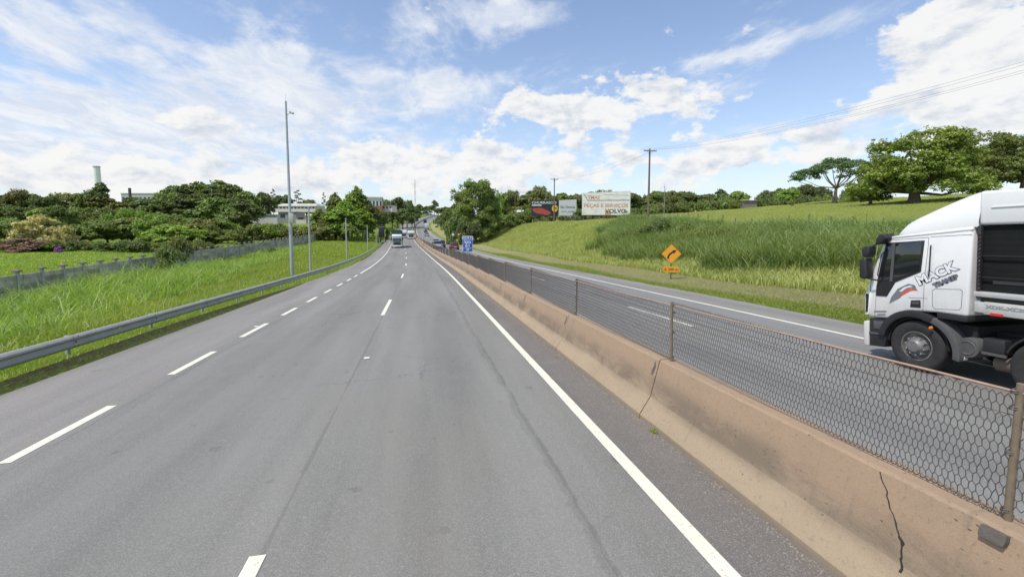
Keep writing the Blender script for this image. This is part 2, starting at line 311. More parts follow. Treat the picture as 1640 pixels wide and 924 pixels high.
# ---------------------------------------------------------------- mesh helpers
class MB:
    def __init__(s): s.v = []; s.f = []; s.mi = []; s.uv = None
    def add(s, vs, fs, mi=0):
        n = len(s.v); s.v += [tuple(map(float, p)) for p in vs]; s.f += [tuple(i+n for i in f) for f in fs]; s.mi += [mi]*len(fs); return s
    def box(s, x0, x1, y0, y1, z0, z1, mi=0):
        vs = [(x, y, z) for z in (z0, z1) for y in (y0, y1) for x in (x0, x1)]
        return s.add(vs, [(0, 2, 3, 1), (4, 5, 7, 6), (0, 1, 5, 4), (2, 6, 7, 3), (0, 4, 6, 2), (1, 3, 7, 5)], mi)
    def tube(s, pts, rad, n=8, mi=0, caps=True):
        pts = [Vector(p) for p in pts]; rad = rad if hasattr(rad, '__len__') else [rad]*len(pts); vs = []; fs = []
        up = Vector((0, 0, 1)); 
        for i, p in enumerate(pts):
            t = (pts[min(i+1, len(pts)-1)]-pts[max(i-1, 0)]).normalized()
            a = t.cross(up if abs(t.z) < .95 else Vector((1, 0, 0))).normalized(); bb = t.cross(a)
            for j in range(n): an = 2*math.pi*j/n; vs.append(p+(a*math.cos(an)+bb*math.sin(an))*rad[i])
        for i in range(len(pts)-1):
            for j in range(n): a0 = i*n+j; a1 = i*n+(j+1) % n; fs.append((a0, a1, a1+n, a0+n))
        if caps: fs.append(tuple(range(n))); fs.append(tuple(reversed(range((len(pts)-1)*n, len(pts)*n))))
        return s.add(vs, fs, mi)
    def prismx(s, poly, x0, x1, mi=0, top=None):   # poly in (y,z); top = other polygon at x1
        n = len(poly); t = top or poly
        vs = [(x0, y, z) for y, z in poly]+[(x1, y, z) for y, z in t]
        fs = [tuple(range(n)), tuple(reversed(range(n, 2*n)))]+[(i, i+n, (i+1) % n+n, (i+1) % n) for i in range(n)]
        return s.add(vs, fs, mi)
    def lathex(s, prof, c, n=28, mi=0):              # prof [(x offset, radius)], axis along x
        vs = []; fs = []
        for (x, r) in prof:
            for j in range(n): a = 2*math.pi*j/n; vs.append((c[0]+x, c[1]+r*math.cos(a), c[2]+r*math.sin(a)))
        for i in range(len(prof)-1):
            for j in range(n): a0 = i*n+j; a1 = i*n+(j+1) % n; fs.append((a0, a1, a1+n, a0+n))
        return s.add(vs, fs, mi)
    def build(s, name, mats, parent=None, smooth=False, bevel=0, seg=2, uv=None, loc=None):
        me = bpy.data.meshes.new(name); me.from_pydata(s.v, [], s.f)
        mats = mats if isinstance(mats, (list, tuple)) else [mats]
        for q in mats: me.materials.append(q)
        if len(mats) > 1: me.polygons.foreach_set('material_index', s.mi)
        if uv is not None:
            l = me.uv_layers.new(name='UVMap'); idx = np.empty(len(me.loops), int); me.loops.foreach_get('vertex_index', idx)
            l.data.foreach_set('uv', np.asarray(uv, float)[idx].ravel())
        bm = bmesh.new(); bm.from_mesh(me); bmesh.ops.recalc_face_normals(bm, faces=bm.faces)
        if bevel: bmesh.ops.bevel(bm, geom=[e for e in bm.edges if len(e.link_faces) == 2 and e.calc_face_angle(0) > .5], offset=bevel, segments=seg, profile=.5, affect='EDGES', clamp_overlap=True)
        bm.to_mesh(me); bm.free()
        if smooth or bevel:
            me.polygons.foreach_set('use_smooth', [True]*len(me.polygons))
            try: me.set_sharp_from_angle(angle=R_(38))
            except Exception: pass
        return link(name, me, parent, loc)
def link(name, me, parent=None, loc=None):
    o = bpy.data.objects.new(name, me); COL.objects.link(o)
    if parent: o.parent = parent
    if loc is not None: o.location = loc
    return o
def tag(o, label=None, cat=None, group=None, kind=None):
    if label: o['label'] = label
    if cat: o['category'] = cat
    if group: o['group'] = group
    if kind: o['kind'] = kind
    return o
def empty(name, loc, label, cat, group=None, rot=(0, 0, 0)):
    o = bpy.data.objects.new(name, None); COL.objects.link(o); o.location = loc; o.rotation_euler = rot; o.empty_display_size = .3
    return tag(o, label, cat, group)
def copy_tree(o, parent=None):
    c = o.copy(); COL.objects.link(c); c.parent = parent
    for ch in list(o.children): copy_tree(ch, c)
    return c
def npmesh(name, V, Fq, mat, var=None, k=4):
    me = bpy.data.meshes.new(name); nv = len(V); nf = len(Fq)
    me.vertices.add(nv); me.vertices.foreach_set('co', np.ascontiguousarray(V, dtype=np.float32).ravel())
    me.loops.add(nf*k); me.loops.foreach_set('vertex_index', np.ascontiguousarray(Fq, dtype=np.int32).ravel())
    me.polygons.add(nf); me.polygons.foreach_set('loop_start', np.arange(0, nf*k, k, dtype=np.int32))
    me.polygons.foreach_set('loop_total', np.full(nf, k, dtype=np.int32))
    me.update(calc_edges=True); me.materials.append(mat)
    if var is not None:
        a = me.attributes.new('var', 'FLOAT', 'POINT'); a.data.foreach_set('value', np.ascontiguousarray(var, dtype=np.float32))
    return me
def text(name, s, size, mat, parent, M4, extrude=.002, bold=0, sx=1):
    cu = bpy.data.curves.new(name, 'FONT'); cu.body = s; cu.size = size; cu.extrude = extrude; cu.offset = bold
    cu.align_x = 'CENTER'; cu.align_y = 'CENTER'; cu.resolution_u = 3
    t = bpy.data.objects.new('tmp', cu); COL.objects.link(t); bpy.context.view_layer.update()
    me = bpy.data.meshes.new_from_object(t.evaluated_get(bpy.context.evaluated_depsgraph_get())); bpy.data.objects.remove(t)
    me.materials.clear(); me.materials.append(mat); me.transform(M4@Matrix.Diagonal((sx, 1, 1, 1)))
    return link(name, me, parent)

# ---------------------------------------------------------------- the road's line in plan and profile
def spline(xs, ys):
    xs = np.array(xs, float); ys = np.array(ys, float); n = len(xs); h = np.diff(xs); A_ = np.zeros((n, n)); r = np.zeros(n)
    A_[0, 0] = A_[-1, -1] = 1
    for i in range(1, n-1):
        A_[i, i-1] = h[i-1]; A_[i, i] = 2*(h[i-1]+h[i]); A_[i, i+1] = h[i]; r[i] = 3*((ys[i+1]-ys[i])/h[i]-(ys[i]-ys[i-1])/h[i-1])
    c = np.linalg.solve(A_, r)
    def f(x):
        x = np.asarray(x, float); i = np.clip(np.searchsorted(xs, x)-1, 0, n-2); t = x-xs[i]
        b_ = (ys[i+1]-ys[i])/h[i]-h[i]*(2*c[i]+c[i+1])/3; d_ = (c[i+1]-c[i])/(3*h[i])
        return ys[i]+b_*t+c[i]*t*t+d_*t**3
    return f
_zr = spline([-80, -40, 0, 20, 40, 60, 96, 130, 189, 276, 378, 480, 600, 760, 1000, 1500, 3000], [.63, -.97, -2.57, -3.37, -4.17, -4.87, -5.62, -5.95, -5.85, -4.2, -.9, 3.8, 9.8, 14, 16, 18, 20])
_ax = spline([-80, -40, 0, 20, 40, 60, 96, 140, 189, 276, 378, 480, 600, 760, 1000, 1500, 3000], [3.7, 3.7, 3.7, 3.7, 3.62, 3.2, 1.95, .15, -1.45, -3.3, -2.3, 5.6, 22, 49, 95, 190, 500])
zr = lambda y: float(_zr(y)); ax = lambda y: float(_ax(y))
YS = np.unique(np.concatenate([np.arange(-60, 60, 2.), np.arange(60, 200, 5.), np.arange(200, 800, 10.), np.arange(800, 3001, 100.)]))

# left and right ground heights: columns are distances from the barrier line
def interp2(rows, cols, T, y, t):
    i = np.clip(np.searchsorted(rows, y)-1, 0, len(rows)-2); fy = np.clip((y-rows[i])/(rows[i+1]-rows[i]), 0, 1); fy = fy*fy*(3-2*fy)
    j = np.clip(np.searchsorted(cols, t)-1, 0, len(cols)-2); ft = np.clip((t-cols[j])/(cols[j+1]-cols[j]), 0, 1)
    return (T[i, j]*(1-ft)+T[i, j+1]*ft)*(1-fy)+(T[i+1, j]*(1-ft)+T[i+1, j+1]*ft)*fy
LR = np.array([-60, 0, 60, 100, 150, 200, 260, 330, 420, 600, 1000, 3000.])
LC = np.array([11, 11.75, 14, 22, 33, 60, 100, 160, 300, 800, 3000.])       # |t|; values: None = road height plus an offset
LT = []
for y in LR:
    z = zr(y)
    if y <= 100: row = [z-.05, z-.55, -5.15, -5.85, -5.4, -5.2, -3.5, 0, 4, 6]
    elif y <= 150: row = [z-.08, z-.1, -5.75, -5.4, -4.6, -3.6, -1.5, 2, 4, 6]
    elif y <= 200: row = [z-.05, z+.6, -3.7, -3.2, -2., 0, 2, 4, 6, 8]
    elif y <= 260: row = [z-.05, z+1.4, -1.4, -.2, 1.5, 3, 4, 5, 7, 8]
    elif y <= 330: row = [z-.05, z+2.0, 1.6, 3.6, 5, 6, 6, 6, 8, 9]
    elif y <= 420: row = [z-.05, z+1.2, 4.0, 6, 7, 7, 7, 8, 9, 9]
    elif y <= 600: row = [z-.05, z+1.0, z+2, z+2, 11, 10, 9, 8, 9, 9]
    else: row = [z-.1, z-.2, z-.4, z-1, 12, 10, 9, 8, 9, 9]
    row.insert(1, row[0]-.24 if y < 500 else row[0]); LT.append(row)
LT = np.array(LT)
RR = np.array([-60, 0, 35, 57, 100, 157, 200, 260, 350, 480, 700, 1000, 3000.])
RC = np.array([9.2, 11, 16, 18.5, 32, 36, 60, 112, 160, 400, 1000, 3000.])
RT = []
for y in RR:
    z = zr(y); hc = float(np.interp(y, [-60, 0, 35, 57, 100, 157, 200, 260, 350, 600], [-.6, -.7, -.65, -.3, -.1, -.4, -2.6, -2, 1, 11])); sl_ = float(np.interp(y, [-60, 60, 110, 160, 260], [.10, .094, .085, .045, .02]))
    tp = hc+sl_*76
    if y > 650: RT.append([z-.1, z-.1, z-.2, z-.3, z-.5, z-.6, 12, 10, 9, 8, 8, 8])
    else: RT.append([z-.05, z-.02, z+.05, z+.35 if y < 200 else z+.2, hc, hc+.25, hc+.25+sl_*24, tp, tp-1.5, 2, 4, 6])
RT = np.array(RT)
def ground(X, Y):
    t = X-_ax(Y); zl = interp2(LR, LC, LT, Y, np.abs(t)); zz = interp2(RR, RC, RT, Y, t)
    zmid = _zr(Y)-.35
    bumpy = .16*np.sin(X*.31+Y*.13)*np.sin(Y*.23-X*.07)+.07*np.sin(X*.9+1)*np.sin(Y*.8)+.35*np.sin(X*.06+2)*np.sin(Y*.045+1)
    w = np.clip((np.abs(t)-12)/10, 0, 1)
    z = np.where(t < -10.9, zl, np.where(t > 9.2, zz, zmid))
    return z+bumpy*w
def gz(X, Y): return float(ground(np.array(float(X)), np.array(float(Y))))

# terrain sheet
T_ = np.unique(np.concatenate([-np.array([3000, 2200, 1500, 1000, 700, 500, 400, 300, 250]), -np.arange(60, 220, 8.), -np.arange(12, 60, 1.5), [-11.6, -11.2, -10.92, -10.5, -9, 0, 8, 8.9, 9.22, 9.6], np.arange(10, 46, 1.), np.arange(46, 130, 4.), np.arange(130, 260, 12.), [300, 400, 500, 700, 1000, 1500, 2200, 3000]]))
YG = np.unique(np.concatenate([np.arange(-60, 130, 1.5), np.arange(130, 300, 4.), np.arange(300, 800, 12.), np.arange(800, 3001, 100.)]))
TT, YY = np.meshgrid(T_, YG); XX = _ax(YY)+TT; ZZ = ground(XX, YY)
V = np.stack([XX, YY, ZZ], -1).reshape(-1, 3); nT = len(T_)
I, J = np.meshgrid(np.arange(len(YG)-1), np.arange(nT-1), indexing='ij'); a_ = (I*nT+J).ravel()
me = npmesh('grass_ground', V, np.stack([a_, a_+1, a_+1+nT, a_+nT], 1), M['ground'])
uvl = me.uv_layers.new(name='UVMap'); idx = np.empty(len(me.loops), int); me.loops.foreach_get('vertex_index', idx)
uvl.data.foreach_set('uv', np.stack([TT.ravel(), YY.ravel()], 1)[idx].ravel()); me.polygons.foreach_set('use_smooth', [True]*len(me.polygons))
tag(link('grass_ground', me), kind='structure')

def ribbon(name, t0, t1, dz, mat, y0=-60, y1=1500, kind='structure', parent=None, nt=1, jag=0):
    ys = YS[(YS > y0+.01) & (YS < y1-.01)]; ys = np.concatenate([[y0], ys, [y1]]); mb = MB(); uv = []
    if jag: ys = np.unique(np.concatenate([ys, np.arange(max(y0, -5), min(y1, 60), .35)]))
    n = len(ys); vs = []
    for y in ys:
        for q in range(nt+1):
            t = t0+(t1-t0)*q/nt
            if jag and q == (0 if jag < 0 else nt): t += abs(jag)*(random.random()-.5)
            vs.append((ax(y)+t, y, zr(y)+dz)); uv.append((t, y))
    w = nt+1; mb.add(vs, [(i*w+q, i*w+q+1, (i+1)*w+q+1, (i+1)*w+q) for i in range(n-1) for q in range(nt)])
    o = mb.build(name, mat, parent, uv=uv); return tag(o, kind=kind) if kind else o
ribbon('near_carriageway', -8.42, -1.33, 0, M['asphalt'], nt=4)
ribbon('outer_shoulder', -10.95, -8.42, 0.001, M['shoulder'], nt=1, jag=-.12)
ribbon('inner_shoulder', -1.33, -.5, -.002, M['inner'])
ribbon('opposite_carriageway', .06, 7.5, 0, M['asphalt_far'], nt=4)
ribbon('opposite_shoulder', 7.5, 9.3, 0.001, M['shoulder'], jag=.15)
# markings
def marks(name, label, t, w, segs, mat=M['paint']):
    root = empty(name, (ax(segs[0][0])+t, segs[0][0], zr(segs[0][0])+.006), label, 'road marking')
    for (y0, y1) in segs:
        o = ribbon('painted_line' if len(segs) == 1 else 'painted_dash', t-w/2, t+w/2, .006, mat, y0, y1, kind=None)
        o.parent = root; o.matrix_parent_inverse = Matrix.Translation(root.location).inverted()
    return root
def yrow(py, t):   # distance along the road where picture row py meets the line t
    lo, hi_ = 1.5, 90
    for _ in range(40):
        md = (lo+hi_)/2
        if project((ax(md)+t, md, zr(md)))[1] > py: lo = md
        else: hi_ = md
    return lo
marks('solid_edge_line', 'continuous white edge line beside the brown concrete barrier on the near carriageway', -1.42, .15, [(-60, 1200)])
cs = yrow(505, -5.05); ce = yrow(480, -5.05); per = cs-(yrow(890, -5.05)-(ce-cs))
marks('lane_dashes', 'widely spaced white lane dashes down the middle of the near carriageway', -5.05, .13, [(cs+per*i, ce+per*i) for i in range(-2, 26)])
es = [(2.9+.05, yrow(650, -8.55))]+[(yrow(a, -8.55), yrow(b_, -8.55)) for a, b_ in ((600, 563), (540, 518), (505, 493), (484, 476))]
l0, l1 = es[-1]; p_ = (es[-1][0]-es[1][0])/3
es += [(l0+p_*i, l1+p_*i) for i in range(1, 5)]; es[0] = (es[1][0]-p_, es[1][1]-p_); es = [(es[1][0]-p_*i, es[1][1]-p_*i) for i in (3, 2)]+es
marks('edge_dashes', 'closely spaced white dashes between the near lanes and the outer shoulder', -8.55, .14, es)
marks('outer_edge_line', 'white edge line going on from the close dashes towards the bend', -8.55, .14, [(es[-1][1]+p_*.5, 1200)])
marks('opposite_edge_line', 'white outer edge line of the opposite carriageway beside the mown verge', 7.4, .14, [(-60, 1200)])
marks('opposite_inner_line', 'white inner edge line of the opposite carriageway behind the mesh fence', 1.0, .14, [(-60, 1200)])
marks('opposite_lane_dashes', 'white lane dashes of the opposite carriageway seen through the mesh fence', 4.15, .13, [(11.8+16.2*i, 15.9+16.2*i) for i in range(-2, 24)])
# ---- small studs on the asphalt
for (x_, y_, lb) in ((-1.2, 10.2, 'small white road stud on the seam between the near lanes'), (-4.98, 14.9, 'small white road stud beside the close edge dashes')):
    o = MB().box(-.06, .06, -.05, .05, 0, .018).build('road_stud', flat('stud_white', (.75, .74, .68), .4), bevel=.008, loc=(x_, y_, zr(y_)+.004)); tag(o, lb, 'road stud', 'small studs on the asphalt')

BO = -.22
def mx(y): return ax(y)+BO
# ---------------------------------------------------------------- median barrier
PROF = [(-.42, -.02), (-.42, .07), (-.26, .31), (-.125, .825), (-.105, .845), (.105, .845), (.125, .825), (.26, .31), (.42, .07), (.42, -.02)]
PY = [1.965, 5.68, 9.76, 14.05, 18.5, 23.1, 27.9]
POSTY = [-13.2, -9.4, -5.6, -1.8]+PY+[27.9+4.9*i for i in range(1, 19)]
JOINTS = [-17.5]+[p+.12 for p in POSTY if not 1.5 < p < 3]
far = [POSTY[-1]+10*i for i in range(1, 70)]
JOINTS += far
def sweep(name, prof, y0, y1, mat, parent, uvh=True, step=4., closed=True, t0=0., dz=0., rag=0):
    n = max(2, int(math.ceil((y1-y0)/step))+1)
    if rag: n = max(n, int((y1-y0)/.18))
    ys = np.linspace(y0, y1, n); vs = []; uv = []; m_ = len(prof)
    ss = [0]
    for i in range(1, m_): ss.append(ss[-1]+math.dist(prof[i-1], prof[i]))
    for y in ys:
        X = ax(y); Z = zr(y)
        for i, (t, z) in enumerate(prof):
            r1, r2 = (rag*(random.random()-.5), rag*(random.random()-.5)) if rag and 0 < i < m_-1 else (0, 0)
            vs.append((X+t+t0+r1, y, Z+z+dz+r2)); uv.append((y, z))
    fs = [(i*m_+j, i*m_+(j+1) % m_, (i+1)*m_+(j+1) % m_, (i+1)*m_+j) for i in range(n-1) for j in range(m_ if closed else m_-1)]
    mb = MB().add(vs, fs)
    if closed: mb.f += [tuple(range(m_)), tuple(range((n-1)*m_, n*m_))]; mb.mi += [0, 0]
    return mb.build(name, mat, parent, uv=uv)
bar = empty('median_barrier', (0, 0, 0), 'brown stained concrete median barrier running down the middle of the highway', 'barrier')
for i in range(len(JOINTS)-1):
    o = sweep('barrier_segment', PROF, JOINTS[i]+.012, JOINTS[i+1]-.012, M['barrier'], bar, t0=BO, rag=.006 if 0 < JOINTS[i+1] < 26 else 0)
    if JOINTS[i] < 2 < JOINTS[i+1]: o['label'] = 'nearest concrete barrier segment with stained side'
def facep(y, z):  # a point on the road-side face of the barrier
    for (a, b_) in zip(PROF[1:4], PROF[2:5]):
        if a[1] <= z <= b_[1]: q = (z-a[1])/(b_[1]-a[1]); return (mx(y)+a[0]+(b_[0]-a[0])*q, y, zr(y)+z)
    return (mx(y)-.42, y, zr(y)+z)
def facestrip(name, pts, wid, lift, mat):
    mb = MB(); vs = []
    for i, (y, z) in enumerate(pts):
        w = wid[i] if hasattr(wid, '__len__') else wid
        for s_, l_ in ((-1, 0), (-1, lift), (1, lift), (1, 0)):
            p = facep(y+s_*w/2, z); vs.append((p[0]-l_, p[1], p[2]+l_*.3))
    fs = [(i*4+j, i*4+(j+1) % 4, i*4+4+(j+1) % 4, i*4+4+j) for i in range(len(pts)-1) for j in range(4)]+[(0, 1, 2, 3), tuple(len(vs)-4+q for q in (3, 2, 1, 0))]
    return mb.add(vs, fs).build(name, mat, bar)
def facefrom(px, py):   # picture point to (y, z) on the barrier's face
    best = None
    for z in np.linspace(0.02, .82, 60):
        lo, hi_ = .3, 60
        for _ in range(30):
            md = (lo+hi_)/2
            if project(facep(md, z))[0] > px: lo = md
            else: hi_ = md
        e = abs(project(facep(lo, z))[1]-py)
        if best is None or e < best[0]: best = (e, lo, z)
    return best[1], best[2]
crk = [facefrom(*p) for p in ((1409, 748), (1412, 765), (1420, 787), (1424, 808), (1433, 830), (1438, 853), (1446, 868), (1443, 890), (1444, 905), (1441, 922))]
rc = random.Random(3)
crk2 = []
for i in range(len(crk)-1):
    for q in (0, .33, .66): crk2.append((crk[i][0]*(1-q)+crk[i+1][0]*q+(rc.random()-.5)*.012, crk[i][1]*(1-q)+crk[i+1][1]*q))
facestrip('crack', crk2, [.006+.012*rc.random()*(i/len(crk2)) + (.02 if 16 < i < 19 else 0) for i in range(len(crk2))], .0025, M['crack'])
for i, y in enumerate(JOINTS[4:14]):       # joint stains and the broken lifting pockets beside each joint
    if y < 1: continue
    if i % 1 == 0:
        y0 = y+.10
        pk = facestrip('lifting_pocket', [(y0+.01, .60), (y0, .66), (y0-.02, .72), (y0, .79)], [.03, .07, .05, .02], .004, M['dark_concrete'])
blk = [facefrom(*p) for p in ((1592, 868), (1598, 822))]
facestrip('patched_block', [(blk[0][0], blk[0][1]), ((blk[0][0]+blk[1][0])/2, (blk[0][1]+blk[1][1])/2), blk[1]], [.12, .13, .12], .035, M['dark_concrete'])
# weathered debris along the foot of the barrier
mb = MB(); rr = random.Random(5)
for i in range(1500):
    y = 1.2+rr.random()**1.5*30; t = -.44-abs(rr.gauss(0, .06)); s_ = .004+rr.random()*.011
    x = mx(y)+t; z = zr(y)-.002
    mb.add([(x-s_, y-s_, z), (x+s_, y-s_*.6, z), (x+s_*.3, y+s_, z), (x, y, z+s_*.8)], [(0, 1, 3), (1, 2, 3), (2, 0, 3)])
tag(mb.build('loose_grit', plain('grit', (.33, .26, .19), .95, 0, .5, 40)), kind='stuff')

# ---------------------------------------------------------------- mesh fence on the barrier
fen = empty('wire_mesh_fence', (0, 0, 0), 'rusty hexagonal wire mesh fence on top of the concrete median barrier', 'fence')
def hexpanel(L, H, w, h, r, name):
    """hexagonal mesh in the plane x=0, y 0..L, z 0..H; w column width, h row pitch"""
    nc = int(L/w); nr = int(H/h); ed = []
    jt = np.random.default_rng(3)
    J_ = jt.normal(0, w*.05, (nr*2+6, nc+4, 2))
    def P_(rw, cidx, lower):   # vertices of row rw: zigzag (lower/upper) at column cidx/2
        a, b_ = J_[(rw*2+lower) % (nr*2+6), (cidx//2) % (nc+4)]
        return (cidx*w/2+a, rw*h+(0 if lower == 0 else h*.42)+b_)
    for rw in range(nr+1):
        sh = rw % 2
        for c_ in range(2*nc):
            lowA = (c_+sh) % 2; lowB = (c_+1+sh) % 2
            p = P_(rw, c_, lowA); q = P_(rw, c_+1, lowB)
            if max(p[1], q[1]) <= H: ed.append((p, q))
        for c_ in range(2*nc+1):
            if (c_+sh) % 2 == 1:
                p = P_(rw, c_, 1); q = P_(rw+1, c_, 0)
                if q[1] <= H: ed.append((p, q))
    E_ = np.array(ed); p = E_[:, 0]; q = E_[:, 1]; dd = q-p; ln = np.linalg.norm(dd, axis=1, keepdims=True); nn = np.stack([-dd[:, 1], dd[:, 0]], 1)/ln*r
    mk = lambda a, off, x: np.stack([np.full(len(a), x), a[:, 0]+off[:, 0], a[:, 1]+off[:, 1]], 1)
    Vv = np.stack([mk(p, nn, 0), mk(p, -nn*.5, r), mk(p, -nn*.5, -r), mk(q, nn, 0), mk(q, -nn*.5, r), mk(q, -nn*.5, -r)], 1).reshape(-1, 3)
    o_ = (np.arange(len(E_))*6)[:, None]
    Ff = np.concatenate([o_+[0, 1, 4, 3], o_+[1, 2, 5, 4], o_+[2, 0, 3, 5]])
    return npmesh(name, Vv, Ff, M['wire'])
panA = hexpanel(4.5, .775, .047, .062, .0034, 'mesh_panel')
panB = hexpanel(4.5, .79, .074, .131, .0062, 'mesh_panel')
panC = hexpanel(10, .79, .148, .2, .013, 'mesh_panel')
def place_panel(me, y0, y1, L):
    o = link('mesh_panel', me, fen); dxx = mx(y1)-mx(y0); dzz = zr(y1)-zr(y0); dyy = y1-y0
    o.matrix_local = Matrix(((1, dxx/L, 0, mx(y0)), (0, dyy/L, 0, y0), (0, dzz/L, 1, zr(y0)+.85), (0, 0, 0, 1)))
    return o
def _post():
    mb = MB(); mb.tube([(0, 0, .82), (0, 0, 1.70)], .021, 10); pm = mb.build('post', M['rust_pipe'], fen, smooth=True)
    return pm
posts = []
post0 = _post(); posts.append(post0)
allp = POSTY
for i, y in enumerate(allp):
    p = post0 if i == 0 else post0.copy()
    if i: COL.objects.link(p)
    p.location = (mx(y), y, zr(y)); p.rotation_euler = ((rc.random()-.5)*.03, (rc.random()-.5)*.03+(.03 if 2 < y < 3 else 0), 0)
    if i+1 < len(allp): place_panel(panA if y < 27 else panB, y, allp[i+1], 4.5)
for i in range(len(far)-1 if False else 50):
    y = far[i]; p = post0.copy(); COL.objects.link(p); p.location = (mx(y), y, zr(y))
    place_panel(panC, far[i-1] if i else allp[-1], y, 10)
for i in range(len(allp)-1):
    y0, y1 = allp[i], allp[i+1]; mb = MB()
    n = 7; pts = [(mx(y0+(y1-y0)*q/n), y0+(y1-y0)*q/n, zr(y0+(y1-y0)*q/n)+1.645-.012*math.sin(math.pi*q/n)*rc.random()) for q in range(n+1)]
    mb.tube(pts, .0095, 6); mb.build('top_rail', M['top_rail'], fen, smooth=True)
mb = MB()
for i in range(50):
    y0 = far[i-1] if i else allp[-1]; y1 = far[i]; mb.tube([(mx(y0), y0, zr(y0)+1.65), (mx(y1), y1, zr(y1)+1.65)], .014, 4)
mb.build('top_rail', M['top_rail'], fen)['kind'] = 'stuff'
# wire ties and the bottom and upper straining wires
for y in allp[3:12]:
    for z in (1.64, 1.54, 1.26, .90):
        mb = MB()
        for q in range(2): mb.tube([(mx(y)+.025*math.cos(a), y+.025*math.sin(a), zr(y)+z+.012*q+.006*math.sin(a*2)) for a in np.linspace(0, 6.28, 9)], .004, 4)
        mb.build('wire_tie', M['wire'], fen)
for zz_ in (.875, 1.50):
    mb = MB()
    for i in range(3, 24):
        y0, y1 = allp[i], allp[i+1]; mb.tube([(mx(y0), y0, zr(y0)+zz_), (mx((y0+y1)/2), (y0+y1)/2, zr((y0+y1)/2)+zz_-.02), (mx(y1), y1, zr(y1)+zz_)], .003, 4)
    mb.build('straining_wire', M['wire'], fen)

# ---------------------------------------------------------------- guardrail on the left
gr_ = empty('guardrail', (0, 0, 0), 'grey steel W-beam guardrail along the grassy left edge of the highway', 'guardrail')
GT = -11.62
WB = [(0, .0), (.035, .015), (.075, .05), (.08, .085), (.03, .135), (.025, .155), (.03, .175), (.08, .225), (.075, .26), (.035, .295), (0, .31)]
WBp = [(t, z) for t, z in WB]+[(t-.012, z) for t, z in reversed(WB)]
gp = [12.03+3.25*i for i in range(-8, 60)]
post_me = None
for i, y in enumerate(gp):
    mb = MB().box(-.06, 0, -.045, .045, -.75, .50).box(-.01, .05, -.03, .03, .24, .46)
    if post_me is None: o = mb.build('post', M['galv'], gr_, bevel=.008); post_me = o.data
    else: o = link('post', post_me, gr_)
    o.location = (ax(y)+GT-.07, y, zr(y)-.02)
    if i+1 < len(gp):
        b0 = sweep('rail_beam', WBp, y-.12 if i else y, gp[i+1]+.001, M['galv'], gr_, t0=GT+.002*(i % 2), dz=.175+.002*(i % 2), step=3.3)
    if y < 40:
        bl = MB()
        for (dy_, z_) in ((-.07, .22), (.07, .22), (-.07, .44), (.07, .44)): bl.tube([(0, dy_, z_-.175), (.018, dy_, z_-.175)], .016, 6)
        bl.tube([(0, 0, .155), (.02, 0, .155)], .02, 6); bl.build('splice_bolts', M['wire'], gr_, loc=(ax(y)+GT+.066, y, zr(y)+.175))
    if i % 2 == 0 and y < 80:
        MB().box(-.004, .006, -.035, .035, -.03, .03).build('reflector', M['reflector'], gr_, bevel=.003, loc=(ax(y+1.6)+GT+.032, y+1.6, zr(y+1.6)+.175+.155))
y = gp[-1]
while y < 720:
    sweep('rail_beam', WBp, y, y+20, M['galv'], gr_, t0=GT, dz=.175, step=5); y += 20
    for q in range(5): o = link('post', post_me, gr_); o.location = (ax(y-q*4)+GT-.07, y-q*4, zr(y-q*4)-.02)

# ---------------------------------------------------------------- precast wall on the left
WX = -30.0; BAY = 2.26; WB0 = 15.0
wl = empty('precast_wall', (WX, 0, 0), 'long grey precast concrete wall with capped pillars beyond the roadside grass', 'wall'); wl.location = (0, 0, 0)
pm = MB().box(-.10, .10, -.10, .10, -.6, 2.25).build('pillar', M['precast_light'], wl, bevel=.015).data
capm = MB().add([(-.21, -.21, 2.27), (.21, -.21, 2.27), (.21, .21, 2.27), (-.21, .21, 2.27), (-.21, -.21, 2.36), (.21, -.21, 2.36), (.21, .21, 2.36), (-.21, .21, 2.36), (0, 0, 2.48)],
    [(3, 2, 1, 0), (0, 1, 5, 4), (1, 2, 6, 5), (2, 3, 7, 6), (3, 0, 4, 7), (4, 5, 8), (5, 6, 8), (6, 7, 8), (7, 4, 8)])
cap0 = capm.build('pillar_cap', M['precast_cap']); capd = cap0.data; bpy.data.objects.remove(cap0)
slab = MB().box(-.03, .03, .1, BAY-.1, 0, .395).build('slab', M['precast'], wl, bevel=.01).data
for o in list(wl.children): bpy.data.objects.remove(o)
def wtop(y): return float(np.interp(y, [0, 45, 60, 128, 170], [-3.62, -3.42, -3.33, -3.05, -2.9]))
kk = 0; y_start = 40.7-BAY*12
for i in range(62):
    y = y_start+BAY*i; z0 = wtop(y)-2.48
    p = link('pillar', pm, wl, (WX, y, z0)); c_ = link('pillar_cap', capd, p)
    # broken or missing slabs are left as they are
    for q in range(5):
        s_ = link('slab', slab, wl, (WX+(.008 if (i+q) % 2 else 0)-.01, y, z0+.03+q*.402))
        s_.rotation_euler = (math.atan2(wtop(y+BAY)-wtop(y), BAY), 0, 0)

